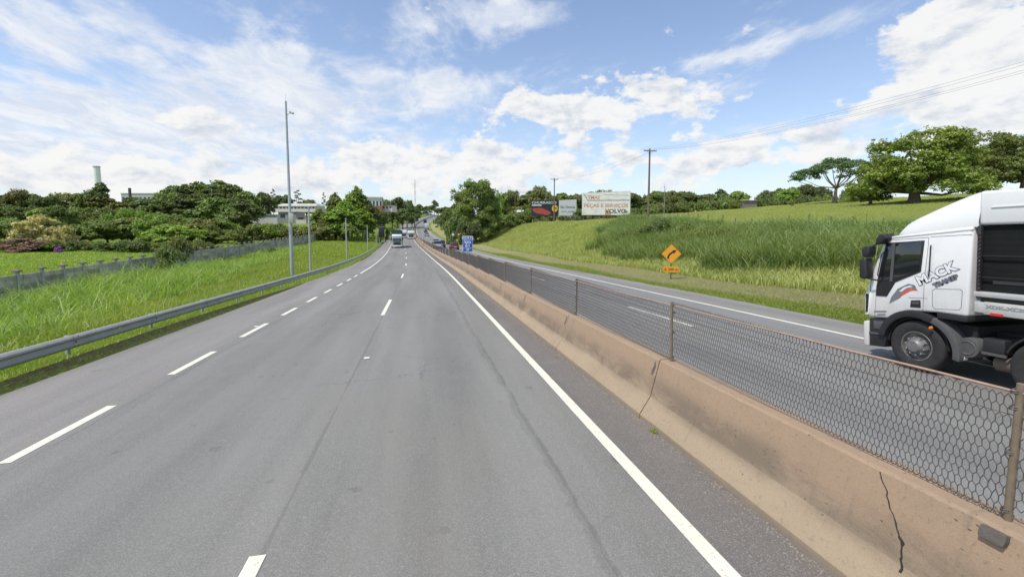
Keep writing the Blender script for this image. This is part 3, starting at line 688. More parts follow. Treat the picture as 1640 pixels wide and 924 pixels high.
# ---------------------------------------------------------------- poles along the left verge
def wpt(px, X): r = onX(px, 358, X); return r[0], r[1]
def pole_left(px, X, ytop, label, rad=.11, n=1):
    x, y = wpt(px, X); z = gz(x, y); d_ = project((x, y, z))[2]; zt = at(px, ytop, d_)[2]
    root = empty('concrete_pole', (x, y, z-.3), label, 'pole', 'slim concrete poles along the left verge')
    MB().tube([(0, 0, 0), (0, 0, zt-z+.3)], [rad, rad*.72], 8).build('shaft', M['pole_conc'], root, smooth=True)
    MB().box(-rad*1.0, rad*1.0, -rad, rad, zt-z+.3, zt-z+.42).build('cap', M['pole_conc'], root)
pole_left(495, -11, 333, 'nearest short concrete pole just right of the tall camera mast')
pole_left(554, -11, 351, 'short concrete pole standing right of the bushy pale trees on the verge')
pole_left(588, -11, 362, 'third short concrete pole along the guardrail towards the bend')
pole_left(602, -11, 367, 'farthest short concrete pole, just left of the black panel')
x, y = wpt(465, -12); z = gz(x, y); d_ = project((x, y, z))[2]; zt = at(463, 168, d_)[2]; H = zt-z
mast = empty('camera_mast', (x, y, z-.2), 'tall grey steel camera mast with a cabinet behind the guardrail', 'mast')
MB().tube([(0, 0, 0), (0, 0, H*.34), (0, 0, H*.345), (0, 0, H+.2)], [.17, .155, .135, .085], 12).build('shaft', M['pole_steel'], mast, smooth=True)
MB().tube([(0, 0, H+.2), (0, 0, H+.8)], .012, 5).build('lightning_rod', M['pole_steel'], mast)
cb = MB().box(-.12, .30, -.38, -.12, 0, .95).build('cabinet', M['cabinet'], mast, bevel=.02, loc=(.06, 0, 4.7)); cb.location = (.1, -.05, at(470, 358, d_)[2]-z+.2)
MB().box(-.10, .28, -.395, -.383, .04, .91).build('cabinet_door', M['cabinet'], cb, bevel=.004)
MB().tube([(0, 0, -.25), (-.15, -.1, -.35), (-.15, -.12, -.9)], .03, 6).build('conduit', M['pole_steel'], cb)
arm = MB().tube([(0, 0, 0), (.38, -.05, .22)], .03, 6).build('camera_arm', M['pole_steel'], mast, loc=(0, 0, at(463, 188, d_)[2]-z+.1))
MB().tube([(.30, -.05, .34), (.66, -.12, .16)], [.085, .10], 8).build('camera', M['cabinet'], arm, smooth=True)
for dz_ in (.5, 2.1): MB().tube([(-.17, 0, 0), (-.17, 0, .05)], .02, 5).build('clamp', M['pole_steel'], mast, loc=(0, 0, 4.2+dz_))
# black panel seen from behind
x, y = wpt(611, -11.2); y = 128.0; x = y*(onX(611, 358, -11)[0]/onX(611, 358, -11)[1]); z = gz(x, y); d_ = project((x, y, z))[2]
zb = at(611, 380, d_)[2]; ztp = at(611, 363.5, d_)[2]; w = 8.6/F*d_
pn = empty('display_board', (x, y, z), 'tall black display board on posts at the far left verge', 'sign')
MB().box(-w/2, w/2, -.12, .12, zb-z, ztp-z).build('panel', flat('panel_black', (.02, .022, .03), .5), pn, bevel=.03)
MB().box(-w/2-.06, w/2+.06, -.08, .08, ztp-z+.002, ztp-z+.09).build('frame_top', M['pole_steel'], pn)
for s_ in (-1, 1): MB().tube([(s_*w*.42, .16, -.3), (s_*w*.42, .16, ztp-z)], .05, 6).build('post', M['pole_steel'], pn, smooth=True)

# ---------------------------------------------------------------- right side: signs, power line, fence, billboards
blk_ = flat('sign_black', (.02, .018, .015), .5); org = flat('sign_orange', (.80, .36, .03), .45); orgd = flat('sign_orange_border', (.62, .22, .02), .5)
grpost = plain('sign_post', (.13, .14, .08), .8, 0, .2, 5)
bx, by = (lambda r: (r[0], r[1]))(at(1074, 450, 31)); bz = gz(bx, by); d_ = project((bx, by, bz))[2]
sg = empty('curve_warning_sign', (bx, by, bz), 'orange diamond warning sign with right-bend arrow and small plate on the right verge', 'sign', rot=(0, 0, -YAW*1.5))
zc_ = at(1074, 406.5, d_)[2]-bz; zp = at(1074, 431.5, d_)[2]-bz; hd_ = 15.8/F*d_
MB().box(-.045, .045, -.03, .03, -.3, zc_+.3).build('post', grpost, sg, bevel=.005)
def diamond(r, y0, y1): return MB().add([(0, y, -r) if q == 0 else (r, y, 0) if q == 1 else (0, y, r) if q == 2 else (-r, y, 0) for y in (y0, y1) for q in range(4)], [(0, 1, 2, 3), (7, 6, 5, 4), (0, 4, 5, 1), (1, 5, 6, 2), (2, 6, 7, 3), (3, 7, 4, 0)])
dp = diamond(hd_, -.045, -.032).build('diamond_plate', orgd, sg, loc=(0, 0, zc_))
diamond(hd_*.93, -.051, -.046).build('face', org, dp)
arr = []; path = [(-.24, -.34), (-.22, -.18), (-.12, -.02), (.04, .10), (.14, .15)]
mb = MB(); vs = []
for i, p in enumerate(path):
    a, b_ = path[max(i-1, 0)], path[min(i+1, len(path)-1)]; tx, tz = b_[0]-a[0], b_[1]-a[1]; l = math.hypot(tx, tz); nx_, nz_ = -tz/l*.065, tx/l*.065
    vs += [(p[0]+nx_, -.054, p[1]+nz_), (p[0]-nx_, -.054, p[1]-nz_), (p[0]+nx_, -.0515, p[1]+nz_), (p[0]-nx_, -.0515, p[1]-nz_)]
fs = []
for i in range(len(path)-1): o_ = i*4; fs += [(o_, o_+1, o_+5, o_+4), (o_+2, o_+6, o_+7, o_+3), (o_, o_+4, o_+6, o_+2), (o_+1, o_+3, o_+7, o_+5)]
mb.add(vs, fs)
hx = [(.05, .25), (.36, .30), (.19, .02)]
mb.add([(x_, -.054, z_) for x_, z_ in hx]+[(x_, -.0515, z_) for x_, z_ in hx], [(0, 1, 2), (5, 4, 3), (0, 3, 4, 1), (1, 4, 5, 2), (2, 5, 3, 0)])
ob = mb.build('arrow', blk_, dp); s_ = hd_/.72; ob.scale = (s_, 1, s_)
pw = 12.5/F*d_; ph = 4.9/F*d_
p2 = MB().box(-pw, pw, -.045, -.032, -ph, ph).build('distance_plate', orgd, sg, bevel=.004, loc=(0, 0, zp)); MB().box(-pw*.95, pw*.95, -.051, -.046, -ph*.86, ph*.86).build('face', org, p2)
SX = Matrix.Rotation(math.pi/2, 4, 'X')
text('lettering', 'A 300 m', ph*1.25, blk_, p2, Matrix.Translation((0, -.054, 0))@SX, .001, .004)
# kilometre sign on the barrier
x, y = 3.66, 35.8; x = ax(y)-.22; z = zr(y)+1.62; d_ = project((x, y, z))[2]
blue = flat('sign_blue', (.015, .10, .36), .45); wht = flat('sign_white', (.75, .78, .8), .5)
kx = float(at(749, 390, d_)[0]); zt = at(749, 378, d_)[2]; zb = at(749, 403, d_)[2]; w = 15.6/F*d_; h = zt-zb; x = kx
ks = empty('kilometre_sign', (x, y, zr(y)+.84), 'blue kilometre marker sign standing above the median mesh fence', 'sign', rot=(0, 0, -.06)); z = zr(y)+.84
MB().tube([(0, .05, -.02), (0, .05, zt-z-.1)], .035, 8).build('post', M['galv'], ks, smooth=True)
pl = MB().box(-w/2, w/2, -.02, 0, zb-z, zt-z).build('plate', wht, ks, bevel=.01)
MB().box(-w/2+.02, w/2-.02, -.026, -.021, zb-z+.02, zt-z-.02).build('face', blue, pl)
zz0 = zb-z
for s_, hh, f_ in (('NORTE', .22, .87), ('km', .34, .62), ('61', .33, .38), ('SP', .20, .10)):
    text('lettering', s_, h*hh, wht, pl, Matrix.Translation((0, -.030, zz0+h*f_))@SX, .001, .004)
MB().box(-w/2+.02, w/2-.02, -.031, -.0265, zz0+h*.205, zz0+h*.225).build('divider', wht, pl)
MB().box(-w/2+.02, w/2-.02, -.031, -.0265, zz0+h*.745, zz0+h*.76).build('divider', wht, pl)

# power line
PX = 35.0; PYs = [14.8, 65.0, 115.6, 166.0, 216.0]; ptop = []
plabels = ['wooden utility pole nearest the camera, off to the right', 'tallest looking dark utility pole, right of the big white billboard', 'dark utility pole between the black billboard and the small white one', 'small far utility pole in front of the trees left of the billboards', 'farthest utility pole behind the roadside trees']
for i, y in enumerate(PYs):
    z = gz(PX, y)-.2
    if i == 1: zt = at(1037, 240, project((PX, y, z))[2])[2]
    elif i == 2: zt = at(891, 286, project((PX, y, z))[2])[2]
    elif i == 3: zt = at(825, 308, project((PX, y, z))[2])[2]
    elif i == 0: zt = 9.5
    else: zt = 11.3
    root = empty('utility_pole', (PX, y, z), plabels[i], 'utility pole', 'utility poles along the top of the embankment'); h = zt-z
    MB().tube([(0, 0, 0), (0, 0, h)], [.19, .12], 9).build('shaft', M['wood_pole'], root, smooth=True)
    ca = MB().box(-1.05, 1.05, -.22, -.12, h-.42, h-.29).build('crossarm', M['wood_pole'], root)
    for q in (-.98, -.38, .55, .98): MB().tube([(q, -.17, h-.29), (q, -.17, h-.20), (q, -.17, h-.12)], [.02, .055, .03], 6).build('insulator', M['galv'], ca)
    for q in (-1, 1): MB().tube([(q*.5, -.14, h-.40), (0, -.13, h-.95)], .018, 4).build('brace', M['wood_pole'], root)
    ptop.append(zt-.12)
for q, lb in ((-.98, 'outer one nearest the road'), (-.38, 'inner one nearest the road'), (.55, 'inner one pasture side'), (.98, 'outer one pasture side')):
    mb = MB()
    for i in range(len(PYs)-1):
        pts = []
        for s_ in np.linspace(0, 1, 17): pts.append((PX+q, PYs[i]-.17+(PYs[i+1]-PYs[i])*s_, ptop[i]*(1-s_)+ptop[i+1]*s_-(1.05+.12*q)*4*s_*(1-s_)))
        mb.tube(pts, .0075, 4)
    mb.tube([(PX+q, PYs[0]-.17-50*s_, ptop[0]+1.5*s_-1.1*4*s_*(1-s_)) for s_ in np.linspace(0, 1, 12)], .0075, 4)
    tag(mb.build('power_cable', M['conductor']), 'thin sagging power cable on the utility poles, '+lb, 'power cable', 'power cables on the utility poles')

# pasture fence
pf = empty('pasture_fence', (0, 0, 0), 'low post and wire fence along the edge of the pasture above the bank', 'fence')
fy = [10+2.48*i for i in range(44)]; pmesh = MB().tube([(0, 0, -.3), (0.02, 0, .6), (0, 0, 1.25)], [.075, .07, .06], 6).build('post', M['wood_pole'], pf); pmesh_d = pmesh.data
for i, y in enumerate(fy):
    o = pmesh if i == 0 else link('post', pmesh_d, pf); X = 37+.25*math.sin(y*.21); o.location = (X, y+rc.random()*.3, gz(X, y)); o.rotation_euler = ((rc.random()-.5)*.16, (rc.random()-.5)*.16, rc.random()*3); o.scale.z = .9+rc.random()*.35
for hz in (.35, .7, 1.05):
    mb = MB(); mb.tube([(37+.25*math.sin(y*.21), y, gz(37+.25*math.sin(y*.21), y)+hz) for y in fy], .006, 3); mb.build('fence_wire', M['conductor'], pf)

# billboards
def board(px0, px1, yt0, yt1, yb, d_, label, mat, name='billboard', framec=None, dd=0):
    a = at(px0, yb, d_+dd); b_ = at(px1, yb, d_-dd); u = Vector((b_[0]-a[0], b_[1]-a[1], 0)); wd = u.length; ang = math.atan2(u.y, u.x)
    c_ = (a+b_)/2; z = gz(c_[0], c_[1]); zb = c_[2]-z; ztl = at(px0, yt0, d_+dd)[2]-z; ztr = at(px1, yt1, d_-dd)[2]-z
    r = empty(name, (c_[0], c_[1], z), label, 'billboard', rot=(0, 0, ang))
    vs = [(x_, y_, z_) for y_ in (-.06, .06) for (x_, z_) in ((-wd/2, zb), (wd/2, zb), (wd/2, ztr), (-wd/2, ztl))]
    MB().add(vs, [(0, 1, 2, 3), (7, 6, 5, 4), (0, 4, 5, 1), (1, 5, 6, 2), (2, 6, 7, 3), (3, 7, 4, 0)]).build('board', mat, r)
    for q in range(4):
        x_ = -wd/2+wd*(q+.5)/4; MB().box(x_-.08, x_+.08, .07, .22, -.3, (ztl+ztr)/2-.1).build('support_post', M['wood_pole'], r)
    return r, wd, zb, min(ztl, ztr)
m, k, b = newmat('weathered_board'); o = k.new('ShaderNodeTexCoord').outputs['Object']
c = k.mix(k.step(k.noise(k.vm('MULTIPLY', o, (.5, 1., 1.5)), 1.2, 7, .65, .5), .45, .7), (.78, .77, .73), (.56, .57, .55)); c = k.mix(k.m('MULTIPLY', k.step(k.noise(o, 4, 6, .7), .58, .75), .5), c, (.25, .24, .22))
k.put(b.inputs['Base Color'], c); b.inputs['Roughness'].default_value = .8; M['wboard'] = m
faded = plain('faded_orange_paint', (.55, .27, .13), .8, 0, .3, 2); bfad = flat('faded_black_paint', (.06, .065, .07), .7); gfad = plain('grey_streak', (.30, .33, .33), .8, 0, .2, 2)
r, wd, zb, zt = board(932, 1009, 309.5, 306, 344.5, 112, 'large weathered white billboard with faded orange and black lettering', M['wboard'])
hh = zt-zb; TX = lambda x_, z_, y_=-.064: Matrix.Translation((x_, y_, z_))@SX
text('lettering', 'TMAS', hh*.22, faded, r, TX(-wd*.26, zb+hh*.79), .001, .03)
text('lettering', 'PEÇAS E SERVIÇOS', hh*.215, faded, r, TX(0, zb+hh*.42), .001, .035, 1.13*wd/12)
text('lettering', 'VOLVO', hh*.25, bfad, r, TX(wd*.20, zb+hh*.17), .001, .05, 1.15)
text('lettering', 'S.A', hh*.15, bfad, r, TX(wd*.41, zb+hh*.14), .001, .03)
for (p0, p1, w_) in (((-wd*.47, .97), (-wd*.38, .66), .10), ((-wd*.38, .66), (wd*.49, .67), .13), ((-wd*.05, .93), (wd*.48, .88), .05)):
    u = Vector((p1[0]-p0[0], 0, (p1[1]-p0[1])*hh)); n_ = Vector((-u.z, 0, u.x)).normalized()*w_; A0 = Vector((p0[0], 0, zb+p0[1]*hh)); B0 = A0+u
    MB().add([(q.x, yy, q.z) for yy in (-.062, -.0605) for q in (A0-n_, B0-n_, B0+n_, A0+n_)], [(0, 1, 2, 3), (7, 6, 5, 4), (0, 4, 5, 1), (1, 5, 6, 2), (2, 6, 7, 3), (3, 7, 4, 0)]).build('faded_stroke', gfad, r)
MB().box(wd*-.02, wd*.10, -.062, -.0605, zb+.03, zb+hh*.17).build('faded_patch', faded, r)
r, wd, zb, zt = board(895, 923, 321, 319.5, 345.5, 128, 'small pale grey billboard with dark lettering between the black and the large white ones', flat('board_pale', (.56, .58, .56), .6))
hh = zt-zb; dk_ = flat('print_dark', (.07, .10, .13), .6)
text('lettering', 'São Sintonia', hh*.24, dk_, r, TX(0, zb+hh*.55), .001, .02, .82); text('lettering', 'NOVO  JARDIM', hh*.12, dk_, r, TX(0, zb+hh*.25), .001, .012)
for q in (-.3, 0, .3): MB().box(wd*q-.25, wd*q+.25, -.062, -.0605, zb+hh*.14, zb+hh*.155).build('print_line', dk_, r)
r, wd, zb, zt = board(851, 893.5, 321.5, 320, 346.5, 132, 'black billboard with red food picture and yellow disc beside the utility pole', flat('board_black', (.022, .024, .032), .5))
hh = zt-zb; redm = plain('print_red', (.40, .07, .04), .6, 0, .7, 3); yel = flat('print_yellow', (.75, .50, .03), .6); prw = flat('print_white', (.62, .62, .6), .6)
text('lettering', 'CHURRASCO', hh*.22, prw, r, TX(-wd*.02, zb+hh*.86), .001, .02, 1.2)
MB().box(-wd*.48, -wd*.12, -.062, -.0605, zb+hh*.66, zb+hh*.74).build('print_band', prw, r)
vs = [(-wd*.47+wd*.70*(.5-.5*math.cos(a)), zb+hh*(.42-.22*(.5-.5*math.cos(a)))+hh*.19*math.sin(a)*(1+.12*math.sin(5*a))) for a in np.linspace(0, 6.28, 26)[:-1]]
MB().add([(x_, -.062, z_) for x_, z_ in vs]+[(x_, -.0605, z_) for x_, z_ in vs], [tuple(range(25)), tuple(reversed(range(25, 50)))]+[(i, i+25, (i+1) % 25+25, (i+1) % 25) for i in range(25)]).build('food_picture', redm, r)
vs = [(wd*.38+hh*.19*math.cos(a), zb+hh*.5+hh*.22*math.sin(a)) for a in np.linspace(0, 6.28, 21)[:-1]]
ds = MB().add([(x_, -.0635, z_) for x_, z_ in vs]+[(x_, -.0605, z_) for x_, z_ in vs], [tuple(range(20)), tuple(reversed(range(20, 40)))]+[(i, i+20, (i+1) % 20+20, (i+1) % 20) for i in range(20)]).build('price_disc', yel, r)
text('lettering', '24', hh*.25, blk_, ds, TX(wd*.38, zb+hh*.5, -.065), .001, .02)
# ---------------------------------------------------------------- vehicles
wp = flat('truck_white_paint', (.80, .80, .78), .28, coat=.4); m, k, b = newmat('truck_white_panel'); o = k.new('ShaderNodeTexCoord').outputs['Object']
ozz = k.sep(o)[2]; c = k.mix(k.m('MULTIPLY', k.step(k.noise(o, 1.6, 7, .65), .45, .75), .35), (.80, .80, .775), (.62, .60, .55))
c = k.mix(k.m('MULTIPLY', k.m('SUBTRACT', 1., k.step(k.m('ADD', ozz, k.m('MULTIPLY', k.noise(k.vm('MULTIPLY', o, (1., 6., .8)), 2., 5, .6), .9)), 1.2, 2.1)), .45), c, (.40, .36, .30)); k.put(b.inputs['Base Color'], c); b.inputs['Roughness'].default_value = .3; b.inputs['Coat Weight'].default_value = .35
bump(k, b, k.noise(o, 1.4, 3), .08, .02); M['cabwhite'] = m
blackp = plain('black_plastic', (.022, .022, .024), .5, 0, .3, 8); rubber = plain('tyre_rubber', (.028, .027, .026), .85, 0, .4, 12, ((.10, .09, .075), .35), bmp=.2)
glass = flat('dark_glass', (.012, .016, .018), .06, spec=.8, coat=.5); steelw = plain('wheel_steel', (.20, .195, .185), .5, .3, .3, 10, ((.07, .06, .05), .6)); chrome = flat('wheel_nut', (.75, .75, .75), .25, .9)
greyp = plain('grey_plastic', (.085, .085, .085), .65, 0, .3, 5, ((.16, .14, .12), .4)); alu = plain('aluminium_rail', (.6, .6, .57), .4, .3, .12, 5); redp = flat('red_reflector', (.65, .03, .03), .3); amber = flat('amber_lamp', (.75, .20, .03), .3)
seam = flat('panel_gap', (.16, .16, .155), .8)
THT = -math.atan(.04); _c, _s = math.cos(THT), math.sin(THT)
TY = float(onX(1463, 560, 9.3)[1]); TZ = zr(TY)
def tl(px, py, X=9.3):
    p = onX(px, py, X); y, z = p[1]-TY, p[2]-TZ; return (y*_c+z*_s, -y*_s+z*_c)
z6 = lambda a, b_, X=9.3: tl(1360+a/2.64, 290+b_/2.64, X)
tk = empty('white_truck', (10.55, TY, TZ), 'big white truck with high roof fairing and lettered sleeper cab on the opposite carriageway', 'truck', rot=(THT, 0, 0))
cab = MB().prismx([tl(*p) for p in ((1390, 507), (1385.8, 492), (1385.5, 479), (1390, 453), (1401, 424), (1415, 388), (1423, 379), (1559, 362), (1549, 507.5), (1500, 500.5), (1455, 498), (1441, 502), (1426, 510.5))], -1.25, 1.25).build('cab', M['cabwhite'], tk, bevel=.045, seg=3)
# roof fairing, narrowing towards the top
topc = [z6(a, b_, 9.42) for a, b_ in ((165, 226), (200, 200), (230, 181), (260, 165), (295, 146), (330, 128), (365, 111), (400, 95), (435, 79), (470, 65), (497, 54), (522, 45), (548, 40), (572, 38))]
yb = z6(525, 188)[0]; zbk = topc[-1][1]; topc.append((yb-.03, zbk))
zb_f = z6(165, 236)[1]; zb_r = z6(525, 195)[1]; yf = z6(163, 236)[0]
def fair(lst, x_in, z_off, name, par):
    vs = []; n = len(lst); fs = []
    for i, (y, z) in enumerate(lst):
        q = (y-yf)/(yb-yf); zb0 = zb_f*(1-q)+zb_r*q; h_ = z-zb0; wb = 1.23-.25*(1-min(1, q*3))**2
        for (wx_, wz_) in ((1, 0), (1.005, .12), (.97, .5), (.90, .86), (.80, .97), (.5, 1.0), (0, 1.01)):
            vs.append((-wb*wx_, y, zb0+h_*wz_))
    m_ = 7
    full = []
    for i in range(n):
        row = vs[i*m_:(i+1)*m_]; full += row+[(-p[0], p[1], p[2]) for p in reversed(row[:-1])]
    w_ = 13; fs = [(i*w_+j, i*w_+j+1, (i+1)*w_+j+1, (i+1)*w_+j) for i in range(n-1) for j in range(w_-1)]+[tuple(range((n-1)*w_, n*w_)), tuple(range(w_))]+[(i*w_, (i+1)*w_, (i+1)*w_+w_-1, i*w_+w_-1) for i in range(n-1)]
    o = MB().add(full, fs).build(name, M['cabwhite'], par); o.data.polygons.foreach_set('use_smooth', [True]*len(o.data.polygons)); o.data.set_sharp_from_angle(angle=R_(50)); return o
ff = fair(topc, 0, 0, 'roof_fairing', tk)
MB().prismx([(yf+.03, zb_f-.045), (yb, zb_r-.05), (yb, zb_r-.012), (yf+.03, zb_f-.008)], -1.262, 1.262).build('roof_gutter', M['cabwhite'], tk, bevel=.012)
zt1, zt2 = z6(580, 41, 9.36)[1], z6(739, 44, 9.36)[1]; zm1 = z6(525, 190)[1]; zm2 = z6(739, 182)[1]
MB().prismx([(yb-.05, zm1+.01), (yb-.05, zt1), (yb-1.2, zt1-.03), (yb-8.2, zt1-.03), (yb-8.2, zm1+.01)], -1.22, 1.22).build('cargo_top', M['cabwhite'], tk, bevel=.05, seg=3)
sy0, sz0 = z6(596, 111, 9.3)
MB().box(-1.236, -1.222, yb-8, sy0, sz0-.012, sz0+.012).build('cargo_top_trim', M['cabwhite'], tk, bevel=.005)
# cargo side: dark open bay with bars
zl0 = z6(600, 500)[1]
m, k, b = newmat('dark_side_curtain'); o = k.new('ShaderNodeTexCoord').outputs['Object']; wv = k.new('ShaderNodeTexWave'); k.put(wv.inputs[0], o); wv.bands_direction = 'Z'; wv.inputs['Scale'].default_value = 3; wv.inputs['Distortion'].default_value = 3
k.put(b.inputs['Base Color'], k.mix(k.noise(o, 2.2, 7, .7), (.008, .009, .010), (.022, .024, .022))); b.inputs['Roughness'].default_value = .9; b.inputs['Specular IOR Level'].default_value = .1; bump(k, b, wv.outputs[0], .1, .02); curtain = m
MB().box(-1.15, 1.15, yb-8.1, yb-.06, zl0, zm1-.01).build('cargo_interior', curtain, tk)
MB().box(-1.235, -1.16, yb-.10, yb-.05, zl0, zm1).build('cargo_front_post', blackp, tk, bevel=.01)
for i in range(0): MB().box(-1.18, -1.165, yb-.42-i*1.4, yb-.36-i*1.4, zl0, zm1).build('cargo_post', blackp, tk, bevel=.008)
for zz_ in ((318), (412)): MB().box(-1.21, -1.19, yb-8, yb-.1, z6(650, zz_)[1]-.007, z6(650, zz_)[1]+.007).build('cargo_bar', blackp, tk)
MB().box(-1.16, -1.152, yb-.95, z6(590, 430)[0], z6(650, 434)[1]-.02, z6(650, 430)[1]+.015).build('light_strip', greyp, tk)
hs_ = MB()
hp = [(-1.242+.012*math.sin(i*1.7), yb-.05-.035-.018*math.cos(i*1.7), zl0+.1+i*.018) for i in range(int((zm1-zl0-.15)/.018))]
hs_.tube(hp, .008, 5).build('coiled_hose', flat('hose', (.10, .05, .055), .5), tk, smooth=True)
MB().box(-1.25, 1.22, yb-8.2, yb-.03, z6(560, 490)[1], z6(560, 468)[1]).build('side_rail', alu, tk, bevel=.012)
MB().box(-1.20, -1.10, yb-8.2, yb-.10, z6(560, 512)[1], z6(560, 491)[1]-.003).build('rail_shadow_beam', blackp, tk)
sp_ = MB().box(-1.225, -1.15, yb-6, z6(562, 540)[0], z6(600, 568)[1], z6(600, 514)[1]).build('side_panel', plain('dirty_white_panel', (.55, .55, .5), .6, 0, .15, 5, ((.3, .29, .26), .6)), tk, bevel=.012)
text('lettering', 'XDK-XCK', .075, flat('panel_letter', (.26, .27, .27), .6), sp_, Matrix.Translation((-1.228, z6(655, 540)[0], z6(655, 541)[1]))@Matrix(((0, 0, -1, 0), (-1, 0, 0, 0), (0, 1, 0, 0), (0, 0, 0, 1))), .001, .004, 1.5)
ry, rz = z6(617, 566); MB().box(-1.236, -1.226, ry-.09, ry+.08, rz-.02, rz+.022).build('red_reflector', redp, sp_)
MB().box(-1.20, -1.05, z6(560, 560)[0], z6(518, 540)[0], z6(540, 556)[1], z6(540, 505)[1]).build('coupling_bracket', alu, tk, bevel=.01)
# windows, seams, handle
def plate(name, pts, x0, x1, mat, par=tk, bevel=0): return MB().prismx(pts, x0, x1).build(name, mat, par, bevel=bevel)
wt = plate('window_trim', [z6(*p) for p in ((158, 262), (320, 251), (304, 384), (196, 428), (160, 488), (113, 485), (117, 440), (135, 350))], -1.262, -1.24, blackp, bevel=.006)
plate('side_window', [z6(*p) for p in ((199, 265), (312, 257), (297, 379), (186, 420))], -1.270, -1.258, glass, wt, .003)
plate('quarter_window', [z6(*p) for p in ((163, 270), (190, 266), (176, 418), (128, 425))], -1.270, -1.258, glass, wt, .003)
plate('window_divider', [z6(*p) for p in ((189, 262), (199, 262), (187, 425), (175, 425))], -1.276, -1.26, greyp, wt)
MB().prismx([tl(*p) for p in ((1399, 428), (1413, 392), (1411, 390.5), (1396.5, 428))], -1.12, 1.12).build('windscreen', glass, tk)
def line(name, pts, w=.007, x=-1.253, mat=seam, par=tk):
    mb = MB()
    for (a, b_) in zip(pts, pts[1:]):
        a, b_ = z6(*a), z6(*b_); u = Vector((b_[0]-a[0], b_[1]-a[1])).normalized(); n_ = Vector((-u.y, u.x))*w/2
        mb.add([(xx, p[0]+s_*n_.x, p[1]+s_*n_.y) for xx in (x, x+.004) for (p, s_) in ((a, 1), (a, -1), (b_, -1), (b_, 1))], [(0, 1, 2, 3), (7, 6, 5, 4), (0, 4, 5, 1), (1, 5, 6, 2), (2, 6, 7, 3), (3, 7, 4, 0)])
    return mb.build(name, mat, par)
line('door_seam', [(338, 238), (332, 300), (318, 420), (312, 552)]); line('door_seam', [(150, 252), (338, 238)]); line('panel_seam', [(250, 492), (330, 496)]); line('roof_seam', [(345, 236), (520, 226)])
line('locker_seam', [(352, 462), (362, 456), (470, 458), (479, 466), (474, 536), (464, 545), (362, 540), (353, 530), (352, 462)])
line('lower_seam', [(113, 490), (108, 572)]); line('front_seam', [(128, 275), (92, 430), (82, 570)], .012)
hd = plate('door_handle', [z6(*p) for p in ((262, 504), (302, 503), (303, 536), (258, 533))], -1.262, -1.245, blackp, bevel=.01)
plate('handle_bar', [z6(*p) for p in ((266, 512), (298, 511), (298, 520), (266, 519))], -1.272, -1.263, greyp, hd)
TM = lambda a, b_, ang, x=-1.256: Matrix.Translation((x, *z6(a, b_)))@Matrix(((0, 0, -1, 0), (-1, 0, 0, 0), (0, 1, 0, 0), (0, 0, 0, 1)))@Matrix.Rotation(R_(ang), 4, 'Z')
ink = flat('logo_ink', (.14, .15, .19), .5); lw = flat('logo_white', (.72, .73, .74), .4); lred = flat('logo_red', (.70, .09, .05), .4); lgr = flat('logo_grey', (.17, .18, .20), .5)
text('logo_outline', 'MACK', .225, ink, tk, TM(366, 394, 29), .001, .020, 1.1); text('logo_letters', 'MACK', .225, flat('letter_white', (.8, .8, .8), .4), tk, TM(366, 394, 29, -1.2585), .001, .0095, 1.1)
text('logo_letters', 'TRANSP', .105, ink, tk, TM(408, 424, 29), .001, .012, 1.12)
plate('logo_wing', [z6(*p) for p in ((170, 517), (178, 492), (206, 455), (250, 434), (278, 440), (290, 466), (262, 452), (235, 466), (215, 494))], -1.2550, -1.252, lgr)
plate('logo_stripe', [z6(*p) for p in ((214, 490), (224, 472), (246, 457), (276, 455), (288, 460), (262, 463), (240, 474))], -1.2575, -1.2555, lred)
plate('logo_stripe', [z6(*p) for p in ((212, 466), (232, 449), (258, 441), (270, 447), (244, 452), (222, 468))], -1.2575, -1.2555, lw)
MB().tube([(-1.275, *z6(352, 270)), (-1.285, *z6(351, 275)), (-1.285, *z6(343, 400)), (-1.275, *z6(342, 405))], .011, 6).build('grab_rail', blackp, tk, smooth=True)
MB().tube([(-1.268, *z6(150, 300)), (-1.30, *z6(146, 310)), (-1.30, *z6(128, 395)), (-1.268, *z6(126, 402))], .010, 6).build('grab_rail', blackp, tk, smooth=True)
# small badge lines
for a, b_, w_ in ((132, 551, 52), (137, 564, 34)): plate('badge', [z6(a-w_/2, b_-3), z6(a+w_/2, b_-3), z6(a+w_/2, b_+3), z6(a-w_/2, b_+3)], -1.256, -1.252, lgr)
plate('air_deflector', [tl(*p) for p in ((1391, 466), (1395.5, 468), (1393, 503), (1387, 504), (1386.5, 470))], -1.275, -1.10, wp, bevel=.012)
plate('headlamp_slot', [tl(*p) for p in ((1388.5, 470), (1393.5, 471), (1391.5, 499), (1388.2, 500))], -1.281, -1.26, blackp)
